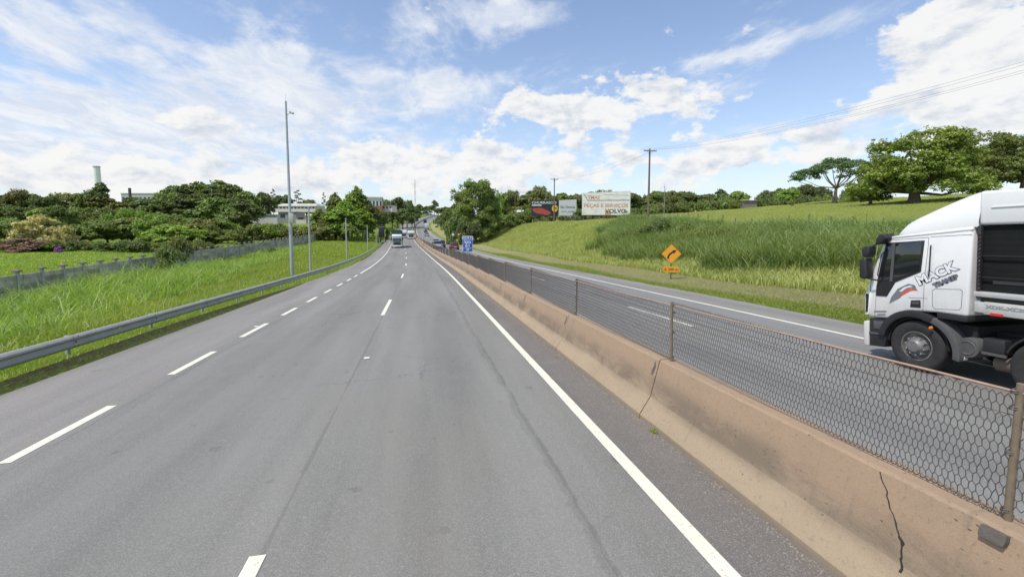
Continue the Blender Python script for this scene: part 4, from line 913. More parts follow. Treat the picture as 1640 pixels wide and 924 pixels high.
# bumper, steps, fenders
MB().prismx([tl(*p) for p in ((1381.5, 514), (1390, 513), (1390, 554), (1382, 552))], -1.24, 1.24).build('bumper', M['cabwhite'], tk, bevel=.03, seg=3)
MB().prismx([tl(*p) for p in ((1390.3, 509), (1426, 512), (1419, 528), (1415, 556), (1390.5, 553))], -1.22, 1.22).build('bumper_side', blackp, tk, bevel=.02)
plate('step', [tl(*p) for p in ((1391, 531), (1416, 534), (1416, 537), (1391, 534))], -1.235, -1.0, greyp)
plate('step_recess', [tl(*p) for p in ((1398, 513), (1414, 515), (1413, 528), (1398, 526))], -1.232, -1.221, greyp, bevel=.01)
WR = .488; wc = tl(1463.5, 560); wc = (wc[0], WR-.005)
def arc(name, c_, r0, r1, a0, a1, x0, x1, mat, n=14):
    pts = [(c_[0]+r1*math.cos(a), c_[1]+r1*math.sin(a)) for a in np.linspace(R_(a0), R_(a1), n)]+[(c_[0]+r0*math.cos(a), c_[1]+r0*math.sin(a)) for a in np.linspace(R_(a1), R_(a0), n)]
    vs = [(x0, *p) for p in pts]+[(x1, *p) for p in pts]; N2 = len(pts); fs = []
    for i in range(n-1): j = 2*n-1-i; fs += [(i, i+1, j-1, j), (N2+i, N2+j, N2+j-1, N2+i+1)]
    fs += [(i, i+N2, (i+1) % N2+N2, (i+1) % N2) for i in range(N2)]
    return MB().add(vs, fs).build(name, mat, tk, bevel=.006)
arc('fender', wc, WR+.075, WR+.20, 8, 118, -1.275, -.75, blackp)
arc('fender_liner', wc, WR+.03, WR+.072, 0, 178, -1.18, -.70, flat('liner', (.012, .012, .012), .9))
arc('rear_mudguard', (wc[0]-.10, wc[1]-.02), WR+.06, WR+.17, 95, 188, -1.262, -.72, greyp)
MB().box(-1.245, 1.2, tl(1549, 505)[0], tl(1500, 503)[0], tl(1520, 512)[1], tl(1520, 503.5)[1]).build('cab_sill', blackp, tk, bevel=.01)
ay, az_ = z6(349, 620); MB().tube([(-1.295, ay, az_), (-1.262, ay, az_)], [.022, .032], 12).build('turn_lamp', amber, tk, smooth=True)
def wheel(cx, cy, cz, par, n=1):
    t = MB().lathex([(.0, .27), (-.02, .30), (-.035, .40), (-.03, .455), (-.005, .482), (.02, WR), (.25, WR), (.28, .47), (.30, .4), (.29, .27)], (cx, cy, cz), 36)
    t.add([], []); o = t.build('tyre', rubber, par, smooth=True)
    for q in range(36):
        a = 2*math.pi*q/36
    r = MB().lathex([(.0, .285), (-.015, .275), (-.012, .262), (.06, .25), (.085, .20), (.05, .175), (-.03, .15), (-.075, .125), (-.10, .10), (-.11, .0)], (cx, cy, cz), 32).build('rim', steelw, o, smooth=True)
    hb = MB()
    for q in range(10):
        a = 2*math.pi*q/10+.2; hb.tube([(cx+.06, cy+.165*math.cos(a), cz+.165*math.sin(a)), (cx-.055, cy+.165*math.cos(a), cz+.165*math.sin(a))], [.022, .017], 6)
    hb.build('wheel_nuts', chrome, o)['kind'] = 'stuff'
    return o
wheel(-1.18, wc[0], wc[1], tk); wheel(.95, wc[0], wc[1], tk)
rw = tl(1612, 590)[0]-WR; 
for yy_ in (rw, rw-1.25): 
    wheel(-1.18, yy_, WR-.005, tk); wheel(.95, yy_, WR-.005, tk)
arc('rear_fender', (rw, WR), WR+.05, WR+.085, 20, 165, -1.2, -.75, blackp)
MB().box(-.55, -.40, yb-8, tl(1430, 500)[0], .62, .90).build('chassis_rail', blackp, tk); MB().box(.40, .55, yb-8, tl(1430, 500)[0], .62, .90).build('chassis_rail', blackp, tk)
MB().box(-1.0, 1.0, tl(1549, 505)[0], tl(1480, 505)[0], .72, 1.0).build('engine_block', flat('engine_dark', (.015, .015, .015), .8), tk)
ty_, tz_ = z6(482, 706); MB().lathex([(0, 0), (0, .10), (-.012, .115), (0, .13), (.0, .165), (.03, .178), (.62, .178), (.64, 0)], (-1.16, ty_, tz_), 24).build('air_tank', greyp, tk, smooth=True)
a0 = z6(545, 662); a1 = z6(638, 742); MB().box(-1.15, -.6, a1[0], a0[0], a1[1], a0[1]).build('battery_box', blackp, tk, bevel=.02)
a1b = z6(640, 742); MB().box(-1.17, -1.13, a1[0]-.03, a0[0], a1[1]-.03, a1[1]+.012).build('box_strap', greyp, tk)
MB().tube([(-.95, z6(590, 770)[0]+.05, z6(590, 780)[1]+.02), (-.95, z6(660, 770)[0]-.3, z6(590, 780)[1]+.02)], .13, 14).build('silencer', plain('brown_silencer', (.16, .12, .09), .7, .2, .4, 5), tk, smooth=True)
vy, vz = z6(462, 750); MB().tube([(-1.16, vy, vz), (-1.1, vy, vz)], [.04, .05], 10).build('valve', alu, tk, smooth=True)
# mirrors
def mirror(pts, x0, x1, par=None): return MB().prismx([tl(*p, 9.15) for p in pts], x0, x1).build('mirror', blackp, par or tk, bevel=.03, seg=3)
m1 = mirror(((1381.5, 415), (1392, 413.5), (1393.5, 444), (1390, 447), (1381.5, 445)), -1.50, -1.30)
mirror(((1385, 398), (1391, 393.5), (1398, 394.5), (1397.5, 406), (1393, 413), (1386, 411)), -1.50, -1.30)
mirror(((1403, 383), (1408, 375.5), (1418, 374), (1420, 382), (1411, 391), (1402, 392)), -1.42, -1.16)
arm_ = MB()
arm_.tube([(-1.24, *tl(1416, 388)), (-1.36, *tl(1403, 391, 9.2)), (-1.40, *tl(1396, 396, 9.15)), (-1.40, *tl(1389, 412, 9.15))], .022, 8)
arm_.build('mirror_arm', blackp, tk, smooth=True); arm_ = MB()
arm_.tube([(-1.24, *tl(1413, 450)), (-1.38, *tl(1402, 448, 9.2)), (-1.40, *tl(1391, 446, 9.15))], .016, 8)
arm_.build('mirror_arm', blackp, tk, smooth=True)

# ---- distant traffic
CARM = {}
def paint(n_, c): 
    if n_ not in CARM: CARM[n_] = flat(n_+'_paint', c, .3, coat=.4)
    return CARM[n_]
def smallwheel(mb, x, y, r=.31, w=.2): mb.lathex([(0, 0), (0, r*.9), (.02, r), (w-.02, r), (w, r*.9), (w, 0)], (x, y, r), 16); return mb
def heading(y, sgn):
    e = 3.; dxx = (ax(y+e)-ax(y-e))/(2*e); dzz = (zr(y+e)-zr(y-e))/(2*e); return dxx, dzz
def carroot(name, label, cat, t, y, away, group='cars on the opposite carriageway'):
    dxx, dzz = heading(y, 1); rz = -math.atan(dxx); 
    r = empty(name, (ax(y)+t, y, zr(y)+.01), label, cat, group); r.rotation_mode = 'XYZ'
    if away: r.rotation_euler = (math.atan(dzz), 0, rz)
    else: r.rotation_euler = (-math.atan(dzz), 0, rz+math.pi)
    return r
def car(label, t, y, pc, kind='hatch', away=True, group='cars on the opposite carriageway', cat='car'):
    """front points to +y in its own frame"""
    r = carroot('car', label, cat, t, y, away, group); L = 4.1 if kind == 'hatch' else 4.5; H = 1.48 if kind == 'hatch' else 1.78; w = .86 if kind == 'hatch' else .92; y0 = -L/2; zb = .28
    mid = .92 if kind == 'hatch' else 1.08
    bodyp = [(y0+.05, zb), (y0, .5), (y0+.03, mid-.05), (y0+.12, mid), (y0+L*.70, mid), (y0+L*.94, mid-.16), (y0+L, .62), (y0+L-.03, zb)]
    MB().prismx(bodyp, -w, w).build('body', pc, r, bevel=.07, seg=2)
    c1 = [(y0+.14, mid-.02), (y0+.38, H-.06), (y0+.60, H), (y0+L*.50, H), (y0+L*.72, mid-.02)]
    vs = []; 
    for sgn in (-1, 1):
        for (yy_, zz_) in c1: q = (zz_-mid)/(H-mid); vs.append((sgn*(w-.05-.17*max(q, 0)), yy_, zz_))
    n_ = len(c1); MB().add(vs, [tuple(range(n_)), tuple(reversed(range(n_, 2*n_)))]+[(i, i+n_, (i+1) % n_+n_, (i+1) % n_) for i in range(n_)]).build('cabin', glass, r, bevel=.04)
    vs = [(sx*(w-.21), yy_, zz_) for zz_ in (H-.03, H+.012) for (sx, yy_) in ((-1, y0+.5), (1, y0+.5), (1, y0+L*.52), (-1, y0+L*.52))]
    MB().add(vs, [(0, 1, 2, 3), (4, 5, 6, 7), (0, 1, 5, 4), (1, 2, 6, 5), (2, 3, 7, 6), (3, 0, 4, 7)]).build('roof', pc, r, bevel=.015)
    tlm = flat('tail_red', (.5, .02, .02), .3) if 'tail_red' not in bpy.data.materials else bpy.data.materials['tail_red']
    for s_ in (-1, 1):
        MB().box(s_*w*.80-.12, s_*w*.80+.12, y0-.02, y0+.06, mid-.28, mid-.08).build('tail_light', tlm, r, bevel=.02)
        MB().box(s_*w*.74-.16, s_*w*.74+.16, y0+L-.10, y0+L-.0, .56, .70).build('headlight', lw, r, bevel=.02)
        MB().box(s_*(w+.02)-.06, s_*(w+.10)+.0, y0+L*.64, y0+L*.68, mid, mid+.14).build('mirror', pc, r)
        for yy_ in (y0+.75, y0+L-.85): smallwheel(MB(), s_*w-.1*(s_ > 0)-.1, yy_).build('wheel', rubber, r, smooth=True)
    MB().box(-.26, .26, y0-.012, y0+.03, .56, .69).build('number_plate', alu, r); MB().box(-w+.05, w-.05, y0-.03, y0+.1, zb, zb+.2).build('bumper', blackp, r, bevel=.03)
    return r
def truck(label, t, y, cabp, boxp, away, L=9, H=3.9, Hc=3.0, group='trucks on the highway', visor=True, cat='truck', cabw=2.45):
    r = carroot('box_truck', label, cat, t, y, away, group); w = 1.25; f = 0; cw = cabw/2
    cabo = MB().prismx([(f-2.0, .55), (f-2.0, Hc), (f-.25, Hc), (f-.06, Hc-.35), (f, 1.35), (f, .55)], -cw, cw).build('cab', cabp, r, bevel=.08, seg=2)
    MB().prismx([(f-.02, 1.55), (f-.02+.035, 1.55), (f-.06, Hc-.45), (f-.12, Hc-.45)], -cw+.12, cw-.12).build('windscreen', glass, r)
    if visor: MB().prismx([(f-.9, Hc+.02), (f-.25, Hc+.28), (f-.05, Hc-.05), (f-.02, Hc-.22), (f-.2, Hc-.03)], -cw+.05, cw-.05).build('visor', lw, r, bevel=.03)
    gr2 = MB().box(-cw+.32, cw-.32, f-.05, f+.02, .68, 1.46).build('grille', blackp, r, bevel=.03)
    for q in range(3): MB().box(-cw+.38, cw-.38, f+.021, f+.04, .86+q*.17, .90+q*.17).build('grille_bar', greyp, gr2)
    MB().box(-cw, cw, f-.3, f+.07, .32, .66).build('bumper', blackp if boxp is not None and not visor else lw, r, bevel=.05)
    for s_ in (-1, 1):
        MB().box(s_*(cw-.20)-.14, s_*(cw-.20)+.14, f, f+.085, .44, .60).build('headlight', chrome, r, bevel=.02)
        MB().box(s_*(cw+.17)-.09, s_*(cw+.17)+.09, f-.22, f-.1, Hc-1.15, Hc-.45).build('mirror', blackp, r, bevel=.03)
        for yy_ in (f-1.2, f-L+1.4, f-L+2.6): MB().lathex([(0, 0), (0, .44), (.02, .5), (.28, .5), (.3, .44), (.3, 0)], (s_*1.1-.15, yy_, .5), 18).build('wheel', rubber, r, smooth=True)
    if boxp is not None:
        MB().box(-w-.02, w+.02, f-L, f-2.15, 1.1, H).build('cargo_box', boxp, r, bevel=.04)
        MB().box(-w+.2, w-.2, f-L+.1, f-1.8, .75, 1.09).build('chassis', blackp, r)
        for s_ in (-1, 1): MB().box(s_*1.1-.12, s_*1.1+.12, f-L-.05, f-L-.01, .85, 1.0).build('tail_light', redp, r)
    return r
def tofx(px, y):   # lateral offset that puts a vehicle at picture column px when it stands at distance y
    r_ = ray(px, 380); return float(r_[0]/r_[1]*y-ax(y))
dkbox = flat('dark_cargo', (.03, .033, .04), .5)
gpaint = paint('green_white', (.36, .43, .34))
t1 = truck('oncoming truck with dark green-grey box and white front, nearest in the outer lane', tofx(635.8, 109), 109, gpaint, dkbox, False, 12, 4.1, 2.95, cabw=2.3)
MB().box(-1.31, 1.31, -2.4, -2.14, 2.9, 4.16).build('box_front_frame', flat('box_green', (.02, .05, .04), .5), t1)
truck('oncoming white truck in the lane beside the median barrier', tofx(658.5, 176), 176, paint('white', (.76, .76, .74)), paint('white', (.76, .76, .74)), False, 7, 3.0, 2.75, visor=True)
truck('white van following behind the oncoming dark-boxed truck', tofx(646.5, 186), 186, paint('white', (.76, .76, .74)), paint('white', (.76, .76, .74)), False, 6.5, 3.2, 2.6, cat='van')
truck('dark blue-grey truck coming out of the far bend', tofx(681.0, 400), 400, paint('slate', (.05, .08, .10)), paint('slate', (.05, .08, .10)), False, 10, 4.0, 3.0, visor=False)
truck('white truck with a dark rear on the opposite carriageway far down the bend', tofx(683.5, 292), 292, paint('white', (.76, .76, .74)), paint('pale', (.6, .62, .63)), True, 8, 4.0, 3.0)
truck('dark truck half hidden where the opposite carriageway leaves behind the trees', tofx(696.0, 400), 400, blackp, paint('greygreen', (.16, .2, .15)), True, 8, 3.8, 3.0)
car('red car driving away beside the yellow post on the right carriageway', tofx(727.3, 98), 98, paint('red', (.24, .02, .035)))
car('silver sport utility car driving away close to the median fence', tofx(700.5, 104), 104, paint('silver', (.42, .45, .46)), 'suv')
car('dark grey car just right of the silver sport utility car', tofx(706.0, 109), 109, paint('graphite', (.06, .075, .10)), 'suv')
car('pale silver car ahead of the silver sport utility car in the bend', tofx(698.0, 132), 132, paint('silver', (.42, .45, .46)))
car('small grey car in the bend directly ahead of a pale car', tofx(683.5, 205), 205, paint('palesilver', (.5, .52, .53)))
car('dark car close behind the white truck in the bend', tofx(682.0, 245), 245, paint('graphite', (.06, .075, .10)))
car('white car on the far crest, first before the trees', tofx(705.5, 660), 660, paint('white', (.76, .76, .74)), 'suv', False)
car('white car on the far crest, last one before the trees hide the road', tofx(712.0, 740), 740, paint('white', (.76, .76, .74)), 'suv', False)
# small signs by the bend
def minisign(px, py, d_, w, h, mat, label, round_=False):
    p = at(px, py, d_); z = gz(p[0], p[1]); r = empty('roadside_sign', (p[0], p[1], z), label, 'sign', rot=(0, 0, 0))
    MB().tube([(0, .03, -.2), (0, .03, p[2]-z)], .035, 6).build('post', M['galv'], r)
    if round_: o = MB().tube([(0, -.02, p[2]-z), (0, .0, p[2]-z)], w/2, 16).build('plate', mat, r)
    else: o = MB().box(-w/2, w/2, -.03, 0, p[2]-z-h/2, p[2]-z+h/2).build('plate', mat, r, bevel=.01)
    return r, o, p[2]-z
r, o, zz_ = minisign(725.5, 375.8, 118, .62, .62, lw, 'small round white sign in front of the dark trees at the bend', True)
r, o, zz_ = minisign(734.6, 375.5, 118, .62, .62, redp, 'small round red and white sign in front of the dark trees at the bend', True)
MB().tube([(0, -.035, zz_), (0, -.0205, zz_)], .18, 14).build('centre', lw, o)
minisign(732, 385.3, 107, .34, .62, flat('post_yellow', (.7, .38, .03), .5), 'small yellow marker post near the red car')
minisign(699, 363.2, 235, 1.3, .8, flat('sign_back', (.05, .06, .08), .6), 'small dark sign panel on the grass inside the far bend')

# ---------------------------------------------------------------- trees
def leafmesh(name, lobes, n, size, mat, seed, flatten=.75, droop=0, hole=.0):
    g_ = np.random.default_rng(seed); L = np.array(lobes, float)        # x y z r
    wgt = L[:, 3]**2; pick = g_.choice(len(L), n, p=wgt/wgt.sum()); c = L[pick]
    # leaves sit in small twigs clusters
    tw = g_.integers(0, 46, n); cl = np.random.default_rng(seed+1).normal(size=(len(L), 46, 3)); cl /= np.linalg.norm(cl, axis=2, keepdims=True)
    cl[:, :, 2] = np.where(cl[:, :, 2] < -.35, -cl[:, :, 2]*.6, cl[:, :, 2]); rad = .62+.42*np.random.default_rng(seed+2).random((len(L), 46))
    dirs = cl[pick, tw]; rr_ = rad[pick, tw]
    p = dirs*rr_[:, None]*c[:, 3:4]; p += g_.normal(size=(n, 3))*c[:, 3:4]*.115
    p[:, 2] *= flatten; pos = c[:, :3]+p
    nrm = dirs*.75+g_.normal(size=(n, 3))*.55+np.array([0, 0, .35]); nrm /= np.linalg.norm(nrm, axis=1, keepdims=True)
    a = np.cross(nrm, g_.normal(size=(n, 3))); a /= np.linalg.norm(a, axis=1, keepdims=True); b_ = np.cross(nrm, a)
    s_ = size*(.6+.8*g_.random(n))[:, None]; wv_ = (g_.random((n, 4, 1))*.5+.75)
    V = np.stack([pos-a*s_-b_*s_*.25, pos-b_*s_*.62, pos+a*s_, pos+b_*s_*.62], 1)
    V = pos[:, None]+(V-pos[:, None])*wv_
    if droop: V[:, 2, 2] -= size*droop
    var = np.repeat(np.clip(g_.random(n)*.6+.35*np.repeat(np.random.default_rng(seed+3).random(len(L)), 1)[pick], 0, 1), 4)
    return npmesh(name, V.reshape(-1, 3), np.arange(4*n).reshape(-1, 4), mat, var)
def trunkmesh(name, lobes, th, rad, mat, seed, fork=None, wob=.25):
    r_ = random.Random(seed); mb = MB(); fx, fy_ = (r_.random()-.5)*.5, (r_.random()-.5)*.5
    fk = Vector((fx, fy_, th)); mb.tube([(0, 0, -.6), (0, 0, 0), (fx*.4+.1*(r_.random()-.5), fy_*.4, th*.5), fk], [rad*1.5, rad*1.15, rad*.9, rad*.75], 8)
    for (x_, y_, z_, q) in sorted(lobes, key=lambda l: -l[3])[:16]:
        e = Vector((x_, y_, z_)); mid = fk.lerp(e, .5)+Vector(((r_.random()-.5)*wob*q, (r_.random()-.5)*wob*q, (-.12*(e-fk).length if e.z > fk.z else .1)))
        s0 = fk.lerp(Vector((fx, fy_, th*.82)), r_.random()); mb.tube([s0, mid, e], [rad*.42, rad*.26, rad*.09], 5)
        for _ in range(3):
            a = Vector((r_.gauss(0, 1), r_.gauss(0, 1), r_.gauss(.4, .7))).normalized()*q*.85; mb.tube([mid.lerp(e, .6+.3*r_.random()), e+a], [rad*.10, rad*.03], 4)
    o = mb.build(name, mat, smooth=True); me = o.data; bpy.data.objects.remove(o); return me
PROTO = {}
def proto(key, lobes, th, rad, n, size, mats, seed, bark='bark', flatten=.75, droop=0):
    H = max(l[2]+l[3]*flatten for l in lobes); Wd = 2*max(max(abs(l[0])+l[3]*.95 for l in lobes), max(abs(l[1])+l[3]*.95 for l in lobes))*.93
    tm = trunkmesh('trunk', lobes, th, rad, M[bark], seed); PROTO[key] = [(H, Wd, tm, leafmesh('crown', lobes, n, size, M[mt], seed, flatten, droop), th) for mt in mats]
def round_lobes(seed, R, H, th, n, rl=(.28, .42), low=.25):
    r_ = random.Random(seed); out = []
    for i in range(n):
        a = r_.random()*6.28; q = math.sqrt(r_.random()); zz_ = r_.random(); env = math.sin(math.pi*min(1, (.18+.82*zz_)))**.6 if zz_ > .4 else .75+zz_*.5
        out.append((R*.72*q*env*math.cos(a), R*.72*q*env*math.sin(a), th*(1-low)+(H-th*(1-low))*(.12+.70*zz_), R*(rl[0]+(rl[1]-rl[0])*r_.random())))
    return out
proto('round', round_lobes(1, 4.6, 9.5, 2.6, 17), 2.6, .26, 6500, .26, ['leaf_dark', 'leaf_mid', 'leaf_light', 'leaf_olive'], 11)
proto('round2', round_lobes(2, 5.0, 9.0, 2.0, 14, (.25, .5)), 2.0, .28, 6500, .27, ['leaf_dark', 'leaf_mid', 'leaf_light', 'leaf_olive'], 12)
proto('tall', round_lobes(3, 3.6, 13, 3.5, 20, (.25, .45)), 3.5, .26, 6500, .26, ['leaf_dark', 'leaf_mid', 'leaf_light', 'leaf_olive'], 13)
proto('broad', round_lobes(4, 7.0, 8.5, 2.6, 20, (.2, .34), .1), 2.6, .32, 7500, .27, ['leaf_dark', 'leaf_mid', 'leaf_light', 'leaf_olive'], 14, flatten=.6)
proto('flower', round_lobes(8, 4.4, 6.5, 1.0, 16, (.25, .4), .6), 1.0, .2, 5200, .24, ['leaf_mid', 'flower_cream', 'flower_pink', 'flower_violet'], 18, flatten=.65)
proto('bush', round_lobes(5, 2.6, 3.2, .3, 12, (.3, .5), .9), .3, .10, 3200, .17, ['leaf_dark', 'leaf_mid', 'leaf_light', 'leaf_olive'], 15, flatten=.8)
pin = [(math.cos(i*2.4)*(2.9-i*.18), math.sin(i*2.4)*(2.9-i*.18), 3.2+i*.78, 1.35-i*.055) for i in range(14)]
proto('pine', pin, 6, .22, 5200, .22, ['leaf_dark'], 16, flatten=.55)
euc = round_lobes(6, 3.4, 15, 3.0, 36, (.24, .42), .4)
proto('eucalyptus', euc, 4.0, .22, 13000, .22, ['leaf_mid', 'leaf_olive', 'leaf_light'], 17, 'bark_pale', flatten=1.2, droop=.6)
# the flat-topped open tree and the big spreading tree
r_ = random.Random(21); um = []
for i in range(72):
    a = r_.random()*6.28; q = math.sqrt(r_.random()); um.append((7.4*q*math.cos(a), 7.4*q*math.sin(a), 8.0-3.0*q*q+r_.random()*1.5, .8+.65*r_.random()))
proto('umbrella', um, 3.0, .34, 13000, .17, ['leaf_bluish', 'leaf_mid'], 22, flatten=.6)
sp = []; r_ = random.Random(31)
for i in range(105):
    a = r_.random()*6.28; q = math.sqrt(r_.random()); zz_ = r_.random(); sp.append((6.4*q*math.cos(a)*(1-.32*zz_), 6.4*q*math.sin(a)*(1-.32*zz_), 1.5+8.7*zz_*(1-.22*q), .85+.85*r_.random()))
proto('spreading', sp, 1.9, .62, 30000, .16, ['leaf_mid', 'leaf_sun'], 33, flatten=.8)
fr = []; r_ = random.Random(41)
for i in range(105):
    a = r_.random()*6.28; q = math.sqrt(r_.random()); zz_ = r_.random(); e = (.55+.45*math.sin(math.pi*min(1., zz_+.22))); fr.append((6.2*q*e*math.cos(a), 6.2*q*e*math.sin(a), 1.2+15.2*zz_, .95+1.1*r_.random()))
proto('forest', fr, 3.5, .42, 34000, .19, ['leaf_mid', 'leaf_dark'], 43, flatten=.85)

def tree(kind, px, ytop, d_, wpx, mi, label, group=None, zoff=0, name='tree', cat='tree', ybase=None, rot=None):
    H, Wd, tm, cm_, th = PROTO[kind][0][:2]+(PROTO[kind][0][2], PROTO[kind][mi][3], PROTO[kind][0][4])
    p = at(px, 358, d_); x, y = float(p[0]), float(p[1]); z = gz(x, y)+zoff
    if ybase is not None: z = float(at(px, ybase, d_)[2])
    zt = float(at(px, ytop, d_)[2]); h = max(zt-z, 1.2); s_ = (wpx/F*d_)/Wd
    r = empty(name, (x, y, z-.05), label, cat, group, (0, 0, random.random()*6.28 if rot is None else rot)); r.scale = (s_, s_, h/H)
    link('trunk', tm, r); link('crown', cm_, r); return r
ORD = ['first', 'second', 'third', 'fourth', 'fifth', 'sixth', 'seventh', 'eighth', 'ninth', 'tenth', 'eleventh', 'twelfth', 'thirteenth', 'fourteenth', 'fifteenth', 'sixteenth', 'seventeenth', 'eighteenth', 'nineteenth', 'twentieth', 'twenty-first', 'twenty-second', 'twenty-third', 'twenty-fourth', 'twenty-fifth', 'twenty-sixth', 'twenty-seventh', 'twenty-eighth', 'twenty-ninth', 'thirtieth']
LOOK = {0: 'dark green', 1: 'mid green', 2: 'bright light green', 3: 'olive green'}
def row(xs, tops, d_, wid, kinds, mats, where, group, jit=4, dj=6, zoff=0, name='tree', cat='tree', step=None):
    a, b_ = xs; n = int((b_-a)/step)+1; out = []
    for i in range(n):
        px = a+(b_-a)*i/(n-1)+random.uniform(-.25, .25)*step; yt = float(np.interp(px, *tops))+random.uniform(-jit, jit); k_ = random.choice(kinds); mi = random.choice(mats)
        out.append(tree(k_, px, yt, d_+random.uniform(-dj, dj), wid*random.uniform(.8, 1.25), min(mi, len(PROTO[k_])-1), f"{LOOK[mi]} {cat}, {ORD[i]} from the left in the {where}", group, zoff, name, cat))
    return out
FL = ['round', 'round2', 'broad']
row((-40, 265), ([-40, 0, 30, 60, 110, 150, 200, 230, 265], [316, 314, 306, 310, 311, 304, 322, 318, 308]), 150, 52, ['round', 'round2', 'tall'], [0, 0, 1, 3], 'back row of the left wood', 'back row of the left wood', step=22)
row((268, 392), ([268, 290, 350, 380, 400, 420], [308, 297, 292, 302, 306, 308]), 165, 46, ['tall', 'round'], [0, 0, 0, 1], 'tall grove left of the mast', 'tall dark grove', step=17)
row((255, 392), ([255, 300, 350, 400, 425], [322, 314, 312, 322, 334]), 148, 44, ['tall', 'round'], [0, 0, 1], 'near edge of the grove', 'front of the dark grove', step=18)
row((-45, 350), ([-45, 0, 100, 200, 250, 300, 350], [330, 332, 332, 336, 340, 346, 352]), 122, 50, FL, [0, 1, 1, 3, 2], 'middle row of the left wood', 'middle row of the left wood', step=24)
row((-50, 345), ([-50, 0, 60, 120, 200, 260, 320, 345], [352, 350, 352, 358, 350, 356, 362, 368]), 96, 54, FL, [1, 1, 3, 2, 0], 'front row behind the green field', 'front row of the left wood', step=21, dj=4)
row((-55, 330), ([-55, 330], [384, 388]), 84, 34, ['bush'], [0, 1, 3, 0], 'undergrowth of the left wood', 'undergrowth of the left wood', step=15, name='bush', cat='bush', dj=3, jit=3)
row((330, 420), ([330, 370, 400, 420], [376, 368, 362, 356]), 118, 36, ['bush', 'round2'], [1, 3, 2, 1], 'low trees left of the mast', 'low trees left of the mast', step=16, dj=5)
row((408, 530), ([408, 440, 480, 530], [362, 356, 360, 362]), 138, 42, ['round2', 'bush'], [3, 1, 1, 3], 'low trees around the mast', 'low trees around the mast', step=15, dj=6)
tree('tall', 165, 293, 148, 34, 0, 'tall dark round-headed tree standing in front of the chimney', None)
tree('flower', 62, 344, 88, 74, 1, 'cream-blossomed tree in the left wood, wider and farther left', None); tree('flower', 106, 361, 86, 34, 1, 'small cream-blossomed tree right of the wider one', None)
tree('flower', 35, 381, 80, 70, 2, 'dull pink-blossomed tree at the far left edge of the wood', None); tree('flower', 92, 394, 78, 13, 3, 'small violet flowering bush at the edge of the green field', None, name='flowering_bush', cat='bush')
tree('flower', 22, 398, 77, 28, 2, 'low pink flowering bush by the field at far left', None, name='flowering_bush', cat='bush')
for px, yt, w, lb in ((172, 342, 26, 'bright green bamboo-like tree, first of the light group'), (203, 334, 34, 'bright green bamboo-like tree, tallest of the light group'), (226, 338, 20, 'narrow bright green tree beside the tallest light one'), (248, 343, 40, 'arching bright green tree at the right of the light group')): tree('round2', px, yt, 108, w, 2, lb, 'bright trees in the left wood')
tree('broad', 285, 360, 92, 96, 2, 'wide bright green flat tree in front of the dark grove', None)
tree('bush', 284, 374, 58, 40, 3, 'olive bush behind the precast wall right of the leaning bush', None, name='bush', cat='bush'); tree('bush', 316, 380, 66, 36, 3, 'second olive bush behind the precast wall, nearer the mast', None, name='bush', cat='bush'); tree('bush', 262, 390, 50, 40, 1, 'yellowish green bush leaning over the precast wall', None, name='bush', cat='bush', ybase=438)
tree('bush', 398, 392, 100, 30, 0, 'dark bush swallowing the precast wall left of the mast', None, name='bush', cat='bush')
tree('pine', 439, 303, 262, 17, 0, 'slim dark tree left of the mast, first of the skyline trees', 'skyline trees by the mast'); tree('round', 449, 313, 265, 22, 0, 'round dark tree just left of the mast top cabinet skyline', 'skyline trees by the mast')
tree('round', 424, 308, 190, 34, 0, 'round dark skyline tree at the right end of the grove', 'skyline trees by the mast'); tree('pine', 478, 305, 262, 26, 0, 'conical dark tree right of the mast on the skyline', 'skyline trees by the mast')
tree('round', 461, 312, 262, 18, 0, 'small dark skyline tree directly behind the mast', 'skyline trees by the mast'); tree('broad', 492, 320, 260, 40, 0, 'low dark tree behind the long building', 'skyline trees by the mast'); tree('pine', 520, 309, 255, 13, 0, 'thin wispy tree alone on the skyline right of the long building', None)
for px, yt, d_, w, mi, lb in ((545, 330, 138, 50, 2, 'broad light green tree low in the eucalyptus clump'), (580, 335, 142, 44, 2, 'leafy tree low at the right of the eucalyptus clump'), (512, 335, 150, 34, 2, 'pale tree left of the eucalyptus clump'), (563, 312, 155, 40, 2, 'light green tall tree amid the eucalyptus clump'), (538, 310, 152, 34, 0, 'pale leafy tree at the left of the eucalyptus clump'), (552, 322, 146, 44, 2, 'light green tree in the front of the eucalyptus clump'), (572, 300, 158, 40, 2, 'tallest tree of the eucalyptus clump'), (590, 322, 160, 36, 1, 'olive tree at the right of the eucalyptus clump'), (527, 340, 140, 40, 1, 'short olive tree left of the eucalyptus clump')): tree('eucalyptus', px, yt, d_, w, mi, lb, 'eucalyptus clump by the left verge')
tree('round2', 556, 357, 134, 38, 1, 'round green bush under the eucalyptus clump', None); tree('round', 597, 332, 170, 34, 0, 'dark tree below the white tower building', None); tree('round', 608, 340, 185, 22, 0, 'small dark tree right of the eucalyptus clump', None)
for i, (px, yt, d_, w) in enumerate(((622, 320, 300, 26), (637, 316, 300, 34), (652, 321, 310, 30), (664, 330, 330, 22), (628, 335, 270, 26), (645, 334, 280, 28), (660, 340, 300, 20), (612, 338, 240, 24))): tree('round' if i % 2 else 'broad', px, yt, d_, w, 0, f'dark tree, {ORD[i]} of the grove beyond the left side of the bend', 'dark grove beyond the bend')
for i, px in enumerate(np.arange(672, 728, 6.)): tree(random.choice(['round', 'tall']), px, 331+random.uniform(-5, 3)-(8 if i == 4 else 0), 640+random.uniform(-30, 60), 13, 0, f'distant dark tree, {ORD[i]} from the left behind the far crest', 'distant trees behind the far crest', ybase=346)
